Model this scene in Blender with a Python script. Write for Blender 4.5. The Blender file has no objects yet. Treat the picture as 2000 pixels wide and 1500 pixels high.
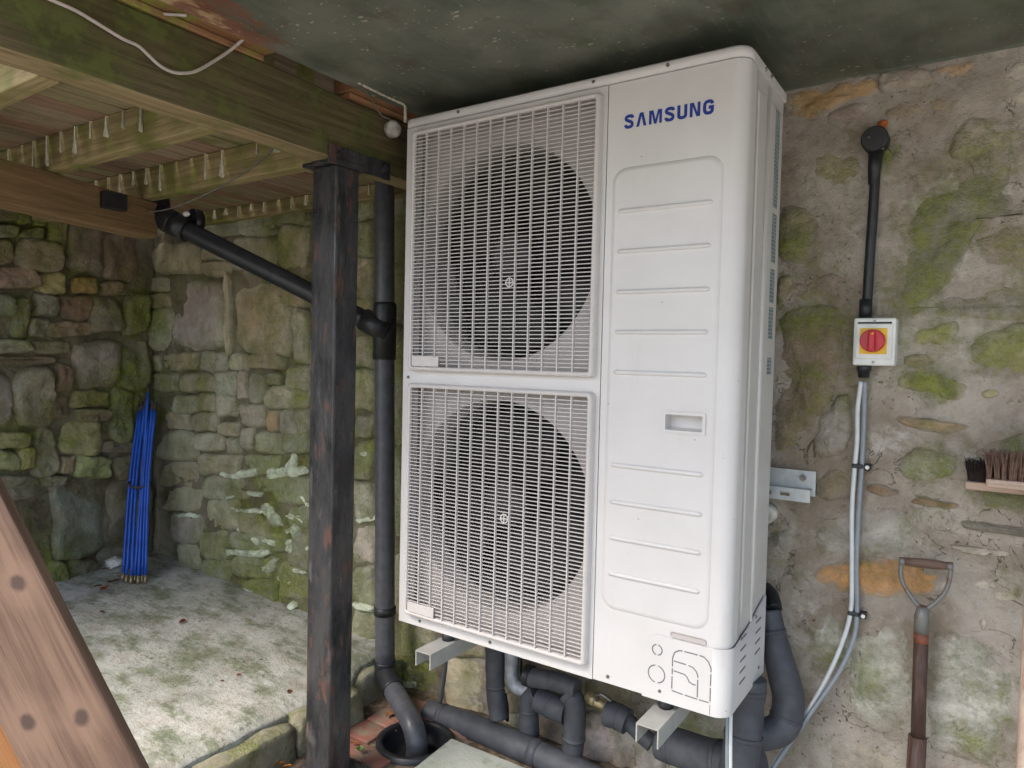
import bpy, bmesh, math, random
from mathutils import Vector, Matrix, noise as mn
random.seed(7)
SC = bpy.context.scene
COL = SC.collection
# ------------------------------------------------------------------ camera
CR = ((0.83044, 0.55662, 0.02324), (0.03934, -0.01699, -0.99908), (-0.55571, 0.83059, -0.03601))
CC = Vector((1.36478, -1.48362, 0.75854))
CF = 1371.747
cam_d = bpy.data.cameras.new('camera')
cam_d.sensor_width = 36.0
cam_d.lens = CF / 2000 * 36
cam_d.clip_start = 0.02
cam_d.clip_end = 500
cam = bpy.data.objects.new('camera', cam_d)
COL.objects.link(cam)
mw = Matrix.Identity(4)
for i in range(3):
    mw[i][0] = CR[0][i]
    mw[i][1] = -CR[1][i]
    mw[i][2] = -CR[2][i]
    mw[i][3] = CC[i]
cam.matrix_world = mw
SC.camera = cam
# ------------------------------------------------------------------ sky, sun, exposure
world = bpy.data.worlds.new('World')
SC.world = world
world.use_nodes = True
wn = world.node_tree
bg = wn.nodes['Background']
sky = wn.nodes.new('ShaderNodeTexSky')
sky.sky_type = 'NISHITA'
sky.sun_disc = False
SUN_EL, SUN_AZ = math.radians(52), math.radians(206)
sky.sun_elevation = SUN_EL
sky.sun_rotation = SUN_AZ
sky.air_density = 1.0
sky.dust_density = 3.0
sky.ozone_density = 1.0
wn.links.new(sky.outputs[0], bg.inputs[0])
bg.inputs[1].default_value = 0.15
sd = bpy.data.lights.new('sun', 'SUN')
sd.energy = 1.5
sd.angle = math.radians(32)
sd.color = (1.0, 0.93, 0.83)
sun = bpy.data.objects.new('sun', sd)
COL.objects.link(sun)
sdir = Vector((math.sin(SUN_AZ) * math.cos(SUN_EL), math.cos(SUN_AZ) * math.cos(SUN_EL), math.sin(SUN_EL)))
sun.rotation_euler = sdir.to_track_quat('Z', 'Y').to_euler()
sun.location = (2, -6, 6)
SC.view_settings.view_transform = 'Standard'
SC.view_settings.look = 'None'
SC.view_settings.gamma = 1
SC.view_settings.use_curve_mapping = False
SC.view_settings.exposure = 1.32
SC.cycles.max_bounces = 8
SC.cycles.diffuse_bounces = 5

# ------------------------------------------------------------------ helpers
WY, WX = 0.45, -2.10          # plane of the back wall, plane of the left wall
GZ = -0.45                    # brick ground
CZ = 1.473                    # underside of the painted ceiling panel


def at(u, v, ax, val):
    """point of the photograph (2000 x 1500) on the plane axis = val of the place"""
    x, y = (u - 1000) / CF, (v - 750) / CF
    d = Vector([CR[0][i] * x + CR[1][i] * y + CR[2][i] for i in range(3)])
    return CC + d * ((val - CC[ax]) / d[ax])


LWA = math.radians(10)        # the side wall is not quite square to the back wall
LW0, LWD, LWN = Vector((WX, WY)), Vector((math.sin(LWA), -math.cos(LWA))), Vector((math.cos(LWA), math.sin(LWA)))


def at_left(u, v):
    x, y = (u - 1000) / CF, (v - 750) / CF
    d = Vector([CR[0][i] * x + CR[1][i] * y + CR[2][i] for i in range(3)])
    t = (LW0 - CC.xy).dot(LWN) / d.xy.dot(LWN)
    return CC + d * t


def dep(u, v, t):
    x, y = (u - 1000) / CF, (v - 750) / CF
    return CC + Vector([CR[0][i] * x + CR[1][i] * y + CR[2][i] for i in range(3)]) * t


def link(name, mesh, mat=None, parent=None, loc=None, smooth=False):
    o = bpy.data.objects.new(name, mesh)
    COL.objects.link(o)
    if mat is not None and not mesh.materials:
        mesh.materials.append(mat)
    if smooth:
        for p in mesh.polygons:
            p.use_smooth = True
    if parent is not None:
        o.parent = parent
    if loc is not None:
        o.location = loc
    return o


def obj(name, bm, mat, parent=None, loc=None, smooth=False):
    me = bpy.data.meshes.new(name)
    bm.normal_update()
    bm.to_mesh(me)
    bm.free()
    return link(name, me, mat, parent, loc, smooth)


def tag(o, label, cat, group=None, kind=None):
    if label:
        o['label'] = label
    if cat:
        o['category'] = cat
    if group:
        o['group'] = group
    if kind:
        o['kind'] = kind
    return o


def thing(name, label, cat, loc=(0, 0, 0), group=None):
    o = bpy.data.objects.new(name, None)
    COL.objects.link(o)
    o.empty_display_size = 0.05
    o.location = loc
    return tag(o, label, cat, group)


def box(bm, a, b, bev=0.0, seg=1, mat=None):
    lo = Vector([min(a[i], b[i]) for i in range(3)])
    hi = Vector([max(a[i], b[i]) for i in range(3)])
    vs = [bm.verts.new((x, y, z)) for x in (lo.x, hi.x) for y in (lo.y, hi.y) for z in (lo.z, hi.z)]
    fs = []
    for q in ((0, 1, 3, 2), (4, 6, 7, 5), (0, 4, 5, 1), (2, 3, 7, 6), (0, 2, 6, 4), (1, 5, 7, 3)):
        fs.append(bm.faces.new([vs[i] for i in q]))
    if bev > 0:
        es = list({e for f in fs for e in f.edges})
        r = bmesh.ops.bevel(bm, geom=es, offset=bev, segments=seg, affect='EDGES', profile=0.5)
        vs = list({v for f in r['faces'] for v in f.verts} | {v for v in vs if v.is_valid})
    if mat is not None:
        for v in vs:
            v.co = mat @ v.co
    return vs


def catmull(pts, n=8):
    P = [Vector(p) for p in pts]
    if len(P) < 3:
        return [P[0].lerp(P[1], i / n) for i in range(n + 1)]
    out = []
    for i in range(len(P) - 1):
        p0 = P[i - 1] if i else P[0] * 2 - P[1]
        p1, p2 = P[i], P[i + 1]
        p3 = P[i + 2] if i + 2 < len(P) else P[-1] * 2 - P[-2]
        for k in range(n):
            t = k / n
            out.append(0.5 * ((2 * p1) + (p2 - p0) * t + (2 * p0 - 5 * p1 + 4 * p2 - p3) * t * t
                              + (3 * p1 - p0 - 3 * p2 + p3) * t ** 3))
    out.append(P[-1])
    return out


def tube(bm, pts, r, seg=14, cap=True, hollow=0):
    """r: number or list of radii along pts"""
    n = len(pts)
    P = [Vector(p) for p in pts]
    rs = r if isinstance(r, (list, tuple)) else [r] * n
    t0 = (P[1] - P[0]).normalized()
    up = Vector((0, 0, 1)) if abs(t0.z) < 0.9 else Vector((0, 1, 0))
    nrm = (up - t0 * up.dot(t0)).normalized()
    rings = []
    for i in range(n):
        t = (P[min(i + 1, n - 1)] - P[max(i - 1, 0)]).normalized()
        nrm = (nrm - t * nrm.dot(t)).normalized()
        b = t.cross(nrm)
        rings.append([bm.verts.new(P[i] + (nrm * math.cos(2 * math.pi * k / seg) + b * math.sin(2 * math.pi * k / seg)) * rs[i]) for k in range(seg)])
    for i in range(n - 1):
        for k in range(seg):
            f = bm.faces.new((rings[i][k], rings[i][(k + 1) % seg], rings[i + 1][(k + 1) % seg], rings[i + 1][k]))
            f.smooth = True
    if cap:
        f1 = bm.faces.new(rings[0][::-1])
        f2 = bm.faces.new(rings[-1])
        f1.smooth = f2.smooth = False
    return rings


def shaded(bm):
    for f in bm.faces:
        f.smooth = True


def prism(bm, poly, y0, y1):
    """poly in (x, z); extruded along y"""
    a = [bm.verts.new((p[0], y0, p[1])) for p in poly]
    b = [bm.verts.new((p[0], y1, p[1])) for p in poly]
    n = len(poly)
    bm.faces.new(a)
    bm.faces.new(b[::-1])
    for i in range(n):
        bm.faces.new((a[i], b[i], b[(i + 1) % n], a[(i + 1) % n]))
    bmesh.ops.recalc_face_normals(bm, faces=bm.faces[:])


# ------------------------------------------------------------------ materials
class G:
    def __init__(s, name):
        s.m = bpy.data.materials.new(name)
        s.m.use_nodes = True
        s.t = s.m.node_tree
        s.b = s.t.nodes['Principled BSDF']
        s.geo = s.t.nodes.new('ShaderNodeNewGeometry')
        s.tc = s.t.nodes.new('ShaderNodeTexCoord')
        s.oi = s.t.nodes.new('ShaderNodeObjectInfo')
        s.pos = s.geo.outputs['Position']
        s.obj = s.tc.outputs['Object']

    def put(s, sock, v):
        if hasattr(v, 'is_output') or isinstance(v, bpy.types.NodeSocket):
            s.t.links.new(v, sock)
        else:
            if isinstance(v, (tuple, list)) and len(v) == 3 and sock.type == 'RGBA':
                v = (*v, 1)
            sock.default_value = v

    def map(s, vec, scale=(1, 1, 1), rot=(0, 0, 0), loc=(0, 0, 0)):
        n = s.t.nodes.new('ShaderNodeMapping')
        s.put(n.inputs[0], vec)
        n.inputs['Location'].default_value = loc
        n.inputs['Rotation'].default_value = rot
        n.inputs['Scale'].default_value = scale
        return n.outputs[0]

    def noise(s, scale, vec=None, detail=6, rough=0.6, dist=0.0):
        n = s.t.nodes.new('ShaderNodeTexNoise')
        s.put(n.inputs['Vector'], s.pos if vec is None else vec)
        n.inputs['Scale'].default_value = scale
        n.inputs['Detail'].default_value = detail
        n.inputs['Roughness'].default_value = rough
        n.inputs['Distortion'].default_value = dist
        return n.outputs[0]

    def vor(s, scale, vec=None, feat='F1', rnd=1.0):
        n = s.t.nodes.new('ShaderNodeTexVoronoi')
        n.feature = feat
        s.put(n.inputs['Vector'], s.pos if vec is None else vec)
        n.inputs['Scale'].default_value = scale
        n.inputs['Randomness'].default_value = rnd
        return n

    def step(s, v, a, b, x=0.0, y=1.0):
        n = s.t.nodes.new('ShaderNodeMapRange')
        n.interpolation_type = 'SMOOTHSTEP'
        s.put(n.inputs[0], v)
        n.inputs[1].default_value = a
        n.inputs[2].default_value = b
        n.inputs[3].default_value = x
        n.inputs[4].default_value = y
        return n.outputs[0]

    def math(s, op, a, b=0.0):
        n = s.t.nodes.new('ShaderNodeMath')
        n.operation = op
        s.put(n.inputs[0], a)
        s.put(n.inputs[1], b)
        return n.outputs[0]

    def mix(s, f, a, b, mode='MIX'):
        n = s.t.nodes.new('ShaderNodeMix')
        n.data_type = 'RGBA'
        n.blend_type = mode
        s.put(n.inputs[0], f)
        s.put(n.inputs[6], a)
        s.put(n.inputs[7], b)
        return n.outputs[2]

    def xyz(s, v):
        n = s.t.nodes.new('ShaderNodeSeparateXYZ')
        s.put(n.inputs[0], v)
        return n.outputs

    def bump(s, h, strength=0.3, dist=0.01, chain=None):
        n = s.t.nodes.new('ShaderNodeBump')
        s.put(n.inputs['Height'], h)
        n.inputs['Strength'].default_value = strength
        n.inputs['Distance'].default_value = dist
        if chain is not None:
            s.put(n.inputs['Normal'], chain)
        return n.outputs[0]

    def out(s, col=None, rough=None, normal=None, metal=None, spec=None, coat=None):
        if col is not None:
            s.put(s.b.inputs['Base Color'], col)
        if rough is not None:
            s.put(s.b.inputs['Roughness'], rough)
        if normal is not None:
            s.put(s.b.inputs['Normal'], normal)
        if metal is not None:
            s.put(s.b.inputs['Metallic'], metal)
        if spec is not None:
            s.put(s.b.inputs['Specular IOR Level'], spec)
        if coat is not None:
            s.put(s.b.inputs['Coat Weight'], coat)
        return s.m


def plain(name, col, rough=0.5, metal=0.0, spec=0.5, var=0.12, nscale=30, bump=0.05):
    g = G(name)
    n = g.noise(nscale, g.obj)
    c = g.mix(g.step(n, 0.3, 0.7), tuple(x * (1 - var) for x in col), tuple(min(1, x * (1 + var)) for x in col))
    r = g.step(g.noise(nscale * 2.3, g.obj), 0.25, 0.75, max(0.02, rough - 0.08), min(1, rough + 0.08))
    return g.out(c, r, g.bump(g.noise(nscale * 5, g.obj), bump, 0.002) if bump else None, metal, spec)


MOSS_A, MOSS_B = (0.30, 0.34, 0.045), (0.135, 0.17, 0.028)


# where moss has taken hold on the walls: centre and reach in metres, how thick
ZONES = []
for (u, v, r, k) in ((1850, 430, .12, .22), (1800, 540, .07, .18), (1960, 330, .09, .12), (1545, 480, .05, .17), (1600, 640, .07, .14), (1560, 850, .07, .15), (1650, 650, .05, .15),
                     (1640, 340, .05, .12), (1830, 750, .05, .24), (1820, 655, .05, .10), (1960, 690, .07, .19), (1800, 910, .06, .12), (1960, 960, .06, .14), (1980, 860, .05, .14),
                     (1600, 1270, .06, .11), (1700, 1330, .07, .07), (1930, 1300, .06, .09), (1880, 1440, .05, .1), (1735, 290, .035, .25), (1760, 590, .06, .16), (1880, 480, .22, .10), (1570, 560, .16, .08), (1620, 760, .12, .09), (1850, 720, .14, .06), (1640, 330, .1, .05),
                     (560, 1120, .33, .17), (450, 1130, .25, .14), (560, 440, .22, .17), (600, 560, .12, .13), (540, 620, .10, .05), (380, 780, .15, .08), (520, 960, .2, .12),
                     (712, 700, .6, .10), (800, 1290, .13, .2), (720, 430, .15, .15), (440, 720, .2, .05)):
    p = at(u, v, 1, WY)
    ZONES.append((p, r, k))
for (u, v, r, k) in ((270, 600, .16, .22), (265, 760, .18, .22), (40, 430, .2, .18), (230, 800, .2, .15), (20, 620, .15, .12), (100, 1140, .2, .2), (40, 880, .2, .12), (160, 560, .1, .08)):
    ZONES.append((at_left(u, v), r, k))


def moss_group():
    t = bpy.data.node_groups.new('moss zones', 'ShaderNodeTree')
    t.interface.new_socket('Value', in_out='OUTPUT', socket_type='NodeSocketFloat')
    geo = t.nodes.new('ShaderNodeNewGeometry')
    out = t.nodes.new('NodeGroupOutput')
    prev = None
    for p, r, k in ZONES:
        d = t.nodes.new('ShaderNodeVectorMath')
        d.operation = 'DISTANCE'
        t.links.new(geo.outputs['Position'], d.inputs[0])
        d.inputs[1].default_value = p
        m = t.nodes.new('ShaderNodeMapRange')
        m.interpolation_type = 'SMOOTHSTEP'
        t.links.new(d.outputs['Value'], m.inputs[0])
        m.inputs[1].default_value = r * 0.3
        m.inputs[2].default_value = r * 1.6
        m.inputs[3].default_value = k
        m.inputs[4].default_value = 0
        if prev is None:
            prev = m.outputs[0]
        else:
            a = t.nodes.new('ShaderNodeMath')
            a.operation = 'MAXIMUM'
            t.links.new(prev, a.inputs[0])
            t.links.new(m.outputs[0], a.inputs[1])
            prev = a.outputs[0]
    t.links.new(prev, out.inputs[0])
    return t


MG = moss_group()


def moss_over(g, c, amount, scale=6.5, cover=0.82):
    gn = g.t.nodes.new('ShaderNodeGroup')
    gn.node_tree = MG
    mo = g.math('ADD', g.noise(scale, g.map(g.pos, loc=(1, 5, 3)), detail=12, rough=0.76), g.math('ADD', gn.outputs[0], amount))
    mo = g.math('ADD', mo, g.math('MULTIPLY', g.math('SUBTRACT', g.noise(75, g.map(g.pos, loc=(3, 7, 1)), detail=6, rough=0.7), 0.5), 0.42))
    mo = g.math('ADD', mo, g.math('MULTIPLY', g.math('SUBTRACT', g.noise(16, g.map(g.pos, scale=(1, 1, 0.5), loc=(6, 1, 1)), detail=6, rough=0.7), 0.5), 0.25))
    mcol = g.mix(g.step(g.noise(22, detail=9, rough=0.74), 0.36, 0.64), MOSS_B, MOSS_A)
    mcol = g.mix(g.step(g.noise(60, g.map(g.pos, loc=(2, 0, 4)), detail=5), 0.53, 0.70, 0, 0.7), mcol, (0.31, 0.29, 0.19))
    g.moss = g.step(mo, 0.45, 0.82, 0, cover)
    return g.mix(g.moss, c, mcol)


def mortar_col(g, pal, speck=0.6):
    big = g.noise(4.2, detail=9, rough=0.64, dist=0.6)
    med = g.noise(26, detail=8, rough=0.72)
    fine = g.noise(170, detail=4, rough=0.75)
    c = g.mix(g.step(big, 0.36, 0.64), pal[0], pal[1])
    c = g.mix(g.step(g.noise(9, g.map(g.pos, loc=(3, 1, 9)), detail=8, rough=0.66), 0.50, 0.66, 0, 0.85), c, pal[2])
    c = g.mix(g.step(g.noise(6, g.map(g.pos, loc=(8, 4, 2)), detail=9, rough=0.7), 0.56, 0.68, 0, 0.75), c, pal[3])
    c = g.mix(g.step(g.noise(15, g.map(g.pos, scale=(1.6, 1, 0.22), loc=(7, 0, 2)), detail=6), 0.56, 0.72, 0, 0.5), c, pal[4])
    c = g.mix(g.step(med, 0.26, 0.46, 0.55, 0.0), c, g.mix(1.0, c, (0.62, 0.57, 0.51), 'MULTIPLY'))
    patch = g.step(g.noise(5, g.map(g.pos, loc=(9, 9, 1)), detail=4), 0.45, 0.62)
    sp = g.math('MULTIPLY', g.step(g.noise(95, detail=3, rough=0.6), 0.63, 0.70), patch)
    c = g.mix(g.math('MULTIPLY', sp, speck), c, (0.055, 0.045, 0.038))
    c = g.mix(g.step(fine, 0.58, 0.76, 0, 0.35), c, g.mix(1.0, c, (0.45, 0.42, 0.38), 'MULTIPLY'))
    crack = g.noise(7, g.map(g.pos, loc=(5, 5, 5)), detail=5, rough=0.55, dist=1.0)
    cr = g.step(g.math('ABSOLUTE', g.math('SUBTRACT', crack, 0.5)), 0.0, 0.006, 1, 0)
    cr = g.math('MULTIPLY', cr, g.step(g.noise(3, g.map(g.pos, loc=(1, 2, 8))), 0.52, 0.6))
    c = g.mix(g.math('MULTIPLY', cr, 0.6), c, (0.06, 0.05, 0.04))
    h = g.math('SUBTRACT', g.math('ADD', g.math('MULTIPLY', med, 0.75), g.math('MULTIPLY', fine, 0.25)), g.math('ADD', g.math('MULTIPLY', sp, 0.35), g.math('MULTIPLY', cr, 0.4)))
    return c, h


PAL_R = ((0.30, 0.25, 0.19), (0.52, 0.47, 0.40), (0.43, 0.38, 0.335), (0.64, 0.61, 0.56), (0.40, 0.355, 0.29))
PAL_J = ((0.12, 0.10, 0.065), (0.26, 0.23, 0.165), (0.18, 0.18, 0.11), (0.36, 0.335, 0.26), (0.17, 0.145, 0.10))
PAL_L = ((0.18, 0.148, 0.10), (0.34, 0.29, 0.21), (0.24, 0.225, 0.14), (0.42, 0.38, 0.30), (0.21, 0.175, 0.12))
PAL_B = ((0.30, 0.275, 0.18), (0.50, 0.48, 0.36), (0.36, 0.385, 0.23), (0.60, 0.61, 0.49), (0.38, 0.35, 0.24))


def stone_mat(name, pal, rim0, rim1, moss=0.0, coupling=0.12, blend=0.28):
    """stones: own colour from the object, alpha = how mossy; mortar and dirt smeared over the rims"""
    g = G(name)
    big = g.noise(8, detail=9, rough=0.68, dist=0.5)
    med = g.noise(34, detail=8, rough=0.72)
    fine = g.noise(200, detail=3, rough=0.7)
    c = g.oi.outputs['Color']
    c = g.mix(g.step(big, 0.3, 0.7), g.mix(1.0, c, (0.72, 0.69, 0.63), 'MULTIPLY'), g.mix(1.0, c, (1.65, 1.60, 1.50), 'MULTIPLY'))
    c = g.mix(g.step(g.noise(13, detail=6), 0.54, 0.72, 0, 0.4), c, (0.32, 0.22, 0.13))
    c = g.mix(g.step(g.noise(19, g.map(g.pos, loc=(4, 2, 7)), detail=7), 0.54, 0.70, 0, 0.5), c, (0.39, 0.38, 0.34))
    c = g.mix(g.step(fine, 0.58, 0.74, 0, 0.45), c, g.mix(1.0, c, (0.4, 0.37, 0.33), 'MULTIPLY'))
    c = g.mix(g.step(med, 0.28, 0.46, 0.6, 0.0), c, g.mix(1.0, c, (0.6, 0.55, 0.48), 'MULTIPLY'))
    at_ = g.t.nodes.new('ShaderNodeAttribute')
    at_.attribute_name = 'rim'
    mc, mh = mortar_col(g, pal)
    rim = g.math('ADD', at_.outputs['Fac'], g.math('MULTIPLY', g.math('SUBTRACT', g.noise(17, g.map(g.pos, loc=(6, 3, 1)), detail=8, rough=0.68), 0.5), 2.0))
    rf = g.step(rim, rim0, rim1)
    c = g.mix(rf, g.mix(blend, c, mc), mc)
    al = g.math('MULTIPLY', g.math('SUBTRACT', g.oi.outputs['Alpha'], 0.4), coupling)
    c = moss_over(g, c, g.math('ADD', al, moss))
    h = g.math('ADD', g.math('MULTIPLY', med, 0.75), g.math('MULTIPLY', fine, 0.25))
    h = g.math('ADD', h, g.math('MULTIPLY', g.moss, g.noise(90, detail=4, rough=0.7)))
    return g.out(c, g.step(fine, 0.3, 0.7, 0.78, 0.97), g.bump(h, 0.95, 0.016), spec=0.22)


def mortar_mat(name, pal, moss):
    g = G(name)
    c, h = mortar_col(g, pal)
    c = moss_over(g, c, moss)
    h = g.math('ADD', h, g.math('MULTIPLY', g.moss, g.noise(90, detail=4, rough=0.7)))
    return g.out(c, 0.93, g.bump(h, 0.95, 0.016), spec=0.2)


def wood_mat(name, c1, c2, algae, axis, grain=1.0, algae_col=(0.075, 0.10, 0.018), rough=0.8, knots=False):
    """grain runs along the given axis"""
    g = G(name)
    sc = [55 * grain, 55 * grain, 55 * grain]
    sc[axis] = 2.2 * grain
    vec = g.map(g.obj, scale=tuple(sc))
    warp = g.noise(0.9, vec, detail=7, rough=0.62, dist=1.2)
    fine = g.noise(3.4, vec, detail=8, rough=0.78)
    c = g.mix(g.step(warp, 0.32, 0.68), c1, c2)
    c = g.mix(g.step(fine, 0.52, 0.66, 0, 0.65), c, g.mix(1.0, c, (0.5, 0.46, 0.42), 'MULTIPLY'))
    h = g.math('ADD', g.math('MULTIPLY', warp, 0.5), g.math('MULTIPLY', fine, 0.5))
    if algae is not None:
        a = g.math('ADD', g.noise(6, detail=7, rough=0.65), algae)
        c = g.mix(g.step(a, 0.45, 0.66, 0, 0.85), c, g.mix(g.step(g.noise(24), 0.4, 0.6), algae_col, tuple(x * 1.9 for x in algae_col)))
    for (kx, ky) in (knots or ()):
        d = g.t.nodes.new('ShaderNodeVectorMath')
        d.operation = 'DISTANCE'
        g.put(d.inputs[0], g.map(g.obj, scale=(0.75, 1, 0), loc=(0, 0, 0)))
        d.inputs[1].default_value = (kx * 0.75, ky, 0)
        dd = g.math('ADD', d.outputs['Value'], g.math('MULTIPLY', g.math('SUBTRACT', g.noise(60, g.obj), 0.5), 0.008))
        halo = g.step(dd, 0.010, 0.040, 0.5, 0)
        c = g.mix(halo, c, tuple(min(1, x * 1.25) for x in c2))
        c = g.mix(g.step(dd, 0.005, 0.011, 0.85, 0), c, (0.07, 0.045, 0.037))
    return g.out(c, rough, g.bump(h, 0.35, 0.006), spec=0.3)


M_STONE = stone_mat('rubble stone in lime mortar', PAL_R, 0.26, 0.95, 0.0, 0.035, 0.34)
M_STONE_B = stone_mat('mossy rubble stone', PAL_B, 0.45, 1.10, 0.0, 0.09, 0.52)
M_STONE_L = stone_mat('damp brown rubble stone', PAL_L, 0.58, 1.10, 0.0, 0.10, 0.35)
M_MORT_R = mortar_mat('smeared lime mortar', PAL_R, -0.07)
M_MORT_B = mortar_mat('mossy joint', PAL_J, -0.02)
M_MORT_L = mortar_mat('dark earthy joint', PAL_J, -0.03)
M_LIME = stone_mat('white lime splash', PAL_B, 0.55, 1.25, -0.06, 0.1, 0.10)
M_CLAYD = plain('pale lump', (0.5, 0.48, 0.42), 0.9)
M_BEAM = wood_mat('algae stained beam', (0.20, 0.15, 0.075), (0.36, 0.28, 0.15), -0.02, 1, algae_col=(0.06, 0.075, 0.014))
M_BEARER = wood_mat('brown bearer wood', (0.17, 0.105, 0.05), (0.28, 0.18, 0.09), -0.09, 0)
M_BEAMF = wood_mat('shaded algae grown beam face', (0.075, 0.060, 0.027), (0.15, 0.118, 0.058), 0.02, 1, algae_col=(0.055, 0.066, 0.016))  # algae growth, plus the side face's shade put into the wood colour
M_JOIST = wood_mat('weathered joist', (0.22, 0.17, 0.08), (0.40, 0.32, 0.165), 0.03, 0, algae_col=(0.09, 0.10, 0.02))
M_BOARD = wood_mat('deck board wood', (0.21, 0.155, 0.10), (0.38, 0.30, 0.20), -0.08, 1, algae_col=(0.07, 0.08, 0.02))
M_BOARDS = [M_BOARD, wood_mat('greener deck board wood', (0.20, 0.165, 0.09), (0.36, 0.31, 0.18), 0.0, 1, algae_col=(0.07, 0.08, 0.02)),
            wood_mat('redder deck board wood', (0.20, 0.125, 0.08), (0.35, 0.235, 0.155), -0.10, 1, algae_col=(0.07, 0.08, 0.02))]
M_BATTEN = wood_mat('orange batten wood', (0.24, 0.115, 0.05), (0.36, 0.20, 0.10), -0.03, 1, algae_col=(0.14, 0.16, 0.03))
M_PLANK = wood_mat('brown stained plank', (0.12, 0.068, 0.045), (0.25, 0.155, 0.103), None, 0, 1.15, knots=[(-0.058, 0.029), (0.104, -0.028), (0.131, 0.024), (-0.2, -0.02), (0.3, 0.0)], rough=0.55)
M_ORANGE = wood_mat('orange stained timber', (0.36, 0.15, 0.05), (0.52, 0.25, 0.10), None, 0, 0.6, rough=0.55)
M_PALEWOOD = wood_mat('pale broom wood', (0.42, 0.31, 0.24), (0.58, 0.45, 0.36), None, 0, 1.4, rough=0.7)
M_HANDLE = wood_mat('broom handle wood', (0.42, 0.30, 0.23), (0.56, 0.43, 0.34), None, 2, 1.4, rough=0.6)
M_SHAFT = wood_mat('dark spade shaft', (0.055, 0.032, 0.025), (0.115, 0.07, 0.055), None, 2, 1.2, rough=0.45)
M_BLACKP = plain('black plastic', (0.017, 0.018, 0.021), 0.42, var=0.3)
M_GREYP = plain('dark grey pipe plastic', (0.078, 0.081, 0.092), 0.42, var=0.2)
M_LAG = plain('black foam lagging', (0.060, 0.064, 0.074), 0.62, var=0.25, nscale=18, bump=0.25)
M_FOIL = plain('grey tape', (0.34, 0.36, 0.39), 0.45, 0.3, var=0.3, bump=0.4)
M_BRASS = plain('tarnished brass', (0.36, 0.29, 0.17), 0.5, 0.6, var=0.35)
M_STEEL = plain('galvanised bracket steel', (0.50, 0.53, 0.53), 0.5, 0.25, var=0.12)
M_GREYMET = plain('grey painted arm', (0.38, 0.38, 0.355), 0.5, 0.1, var=0.08)
g = G('off white casing')
c_ = g.mix(g.step(g.noise(5, g.obj, detail=6), 0.3, 0.7), (0.61, 0.595, 0.575), (0.65, 0.635, 0.62))
dirt = g.noise(9, g.map(g.obj, scale=(2.2, 2.2, 0.35)), detail=8, rough=0.7)
c_ = g.mix(g.step(dirt, 0.56, 0.76, 0, 0.22), c_, (0.45, 0.42, 0.37))
v_ = g.vor(48, g.obj)
sp_ = g.math('LESS_THAN', v_.outputs['Distance'], g.step(g.xyz(v_.outputs['Color'])[0], 0.80, 1.0, 0.0, 0.10))
c_ = g.mix(g.math('MULTIPLY', sp_, 0.6), c_, (0.22, 0.20, 0.17))
M_CASE = g.out(c_, g.step(g.noise(12, g.obj), 0.3, 0.7, 0.30, 0.42), None, spec=0.5)
M_CASE_SHADED = plain('shaded off white', (0.47, 0.435, 0.415), 0.5, var=0.04, nscale=8, bump=0.0)  # casing white darkened: grille shadow and slot shading put into the colour
M_GRILLE = plain('off white grille', (0.58, 0.55, 0.525), 0.45, var=0.03, bump=0.0)
M_SIDE = plain('grey white side panel', (0.56, 0.55, 0.525), 0.42, var=0.03, nscale=6, bump=0.0)
M_FAN = plain('dark fan plastic', (0.028, 0.026, 0.026), 0.5, var=0.15)
M_DARK = plain('black recess', (0.008, 0.008, 0.008), 0.8, var=0.2)
g = G('dark coil fins')
w_ = g.math('SINE', g.math('MULTIPLY', g.xyz(g.obj)[0], 900.0))
M_COIL = g.out(g.mix(g.step(w_, -0.3, 0.6), (0.010, 0.010, 0.010), (0.03, 0.028, 0.027)), 0.5, None, spec=0.4)
M_GROOVE = plain('grey cut line', (0.16, 0.165, 0.17), 0.6, var=0.1)
M_BLUE = plain('blue print', (0.004, 0.032, 0.26), 0.6, var=0.05, bump=0.0)
M_SCREW = plain('zinc screw', (0.22, 0.21, 0.20), 0.35, 0.8, var=0.2)
M_WHITEP = plain('white plastic', (0.70, 0.72, 0.69), 0.4, var=0.06, nscale=25)
M_RED = plain('red switch', (0.50, 0.012, 0.03), 0.35, var=0.12)
M_YEL = plain('yellow plate', (0.78, 0.46, 0.02), 0.45, var=0.1)
M_ROD = plain('blue rod plastic', (0.014, 0.09, 0.47), 0.38, var=0.18, nscale=9)
M_ROPE = plain('dull strap', (0.06, 0.045, 0.035), 0.8, var=0.3)
M_WIRE = plain('grey wire', (0.16, 0.15, 0.13), 0.6, var=0.2)
M_CABLE_W = plain('white cable sheath', (0.62, 0.66, 0.66), 0.45, var=0.06)
M_CABLE_G = plain('grey cable sheath', (0.25, 0.28, 0.31), 0.45, var=0.08)
M_CABLE_B = plain('dusty cream cable', (0.50, 0.45, 0.40), 0.55, var=0.1)
M_BRIST = plain('brown bristle', (0.15, 0.088, 0.06), 0.7, var=0.35, nscale=60)
M_BRIST_D = plain('dark bristle', (0.028, 0.018, 0.016), 0.7, var=0.35, nscale=60)
M_LEAF = plain('red brown leaf', (0.26, 0.075, 0.028), 0.6, var=0.4, nscale=40)
M_LEAF_O = plain('orange leaf', (0.50, 0.20, 0.03), 0.6, var=0.4, nscale=40)
M_GREENLEAF = plain('green seedling leaf', (0.16, 0.30, 0.05), 0.5, var=0.3)
M_DRIP = plain('lime drip stain', (0.46, 0.43, 0.33), 0.9, var=0.25, nscale=80)
M_CLAY = plain('pale stone lump', (0.55, 0.53, 0.47), 0.9, var=0.3, nscale=50, bump=0.6)


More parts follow.
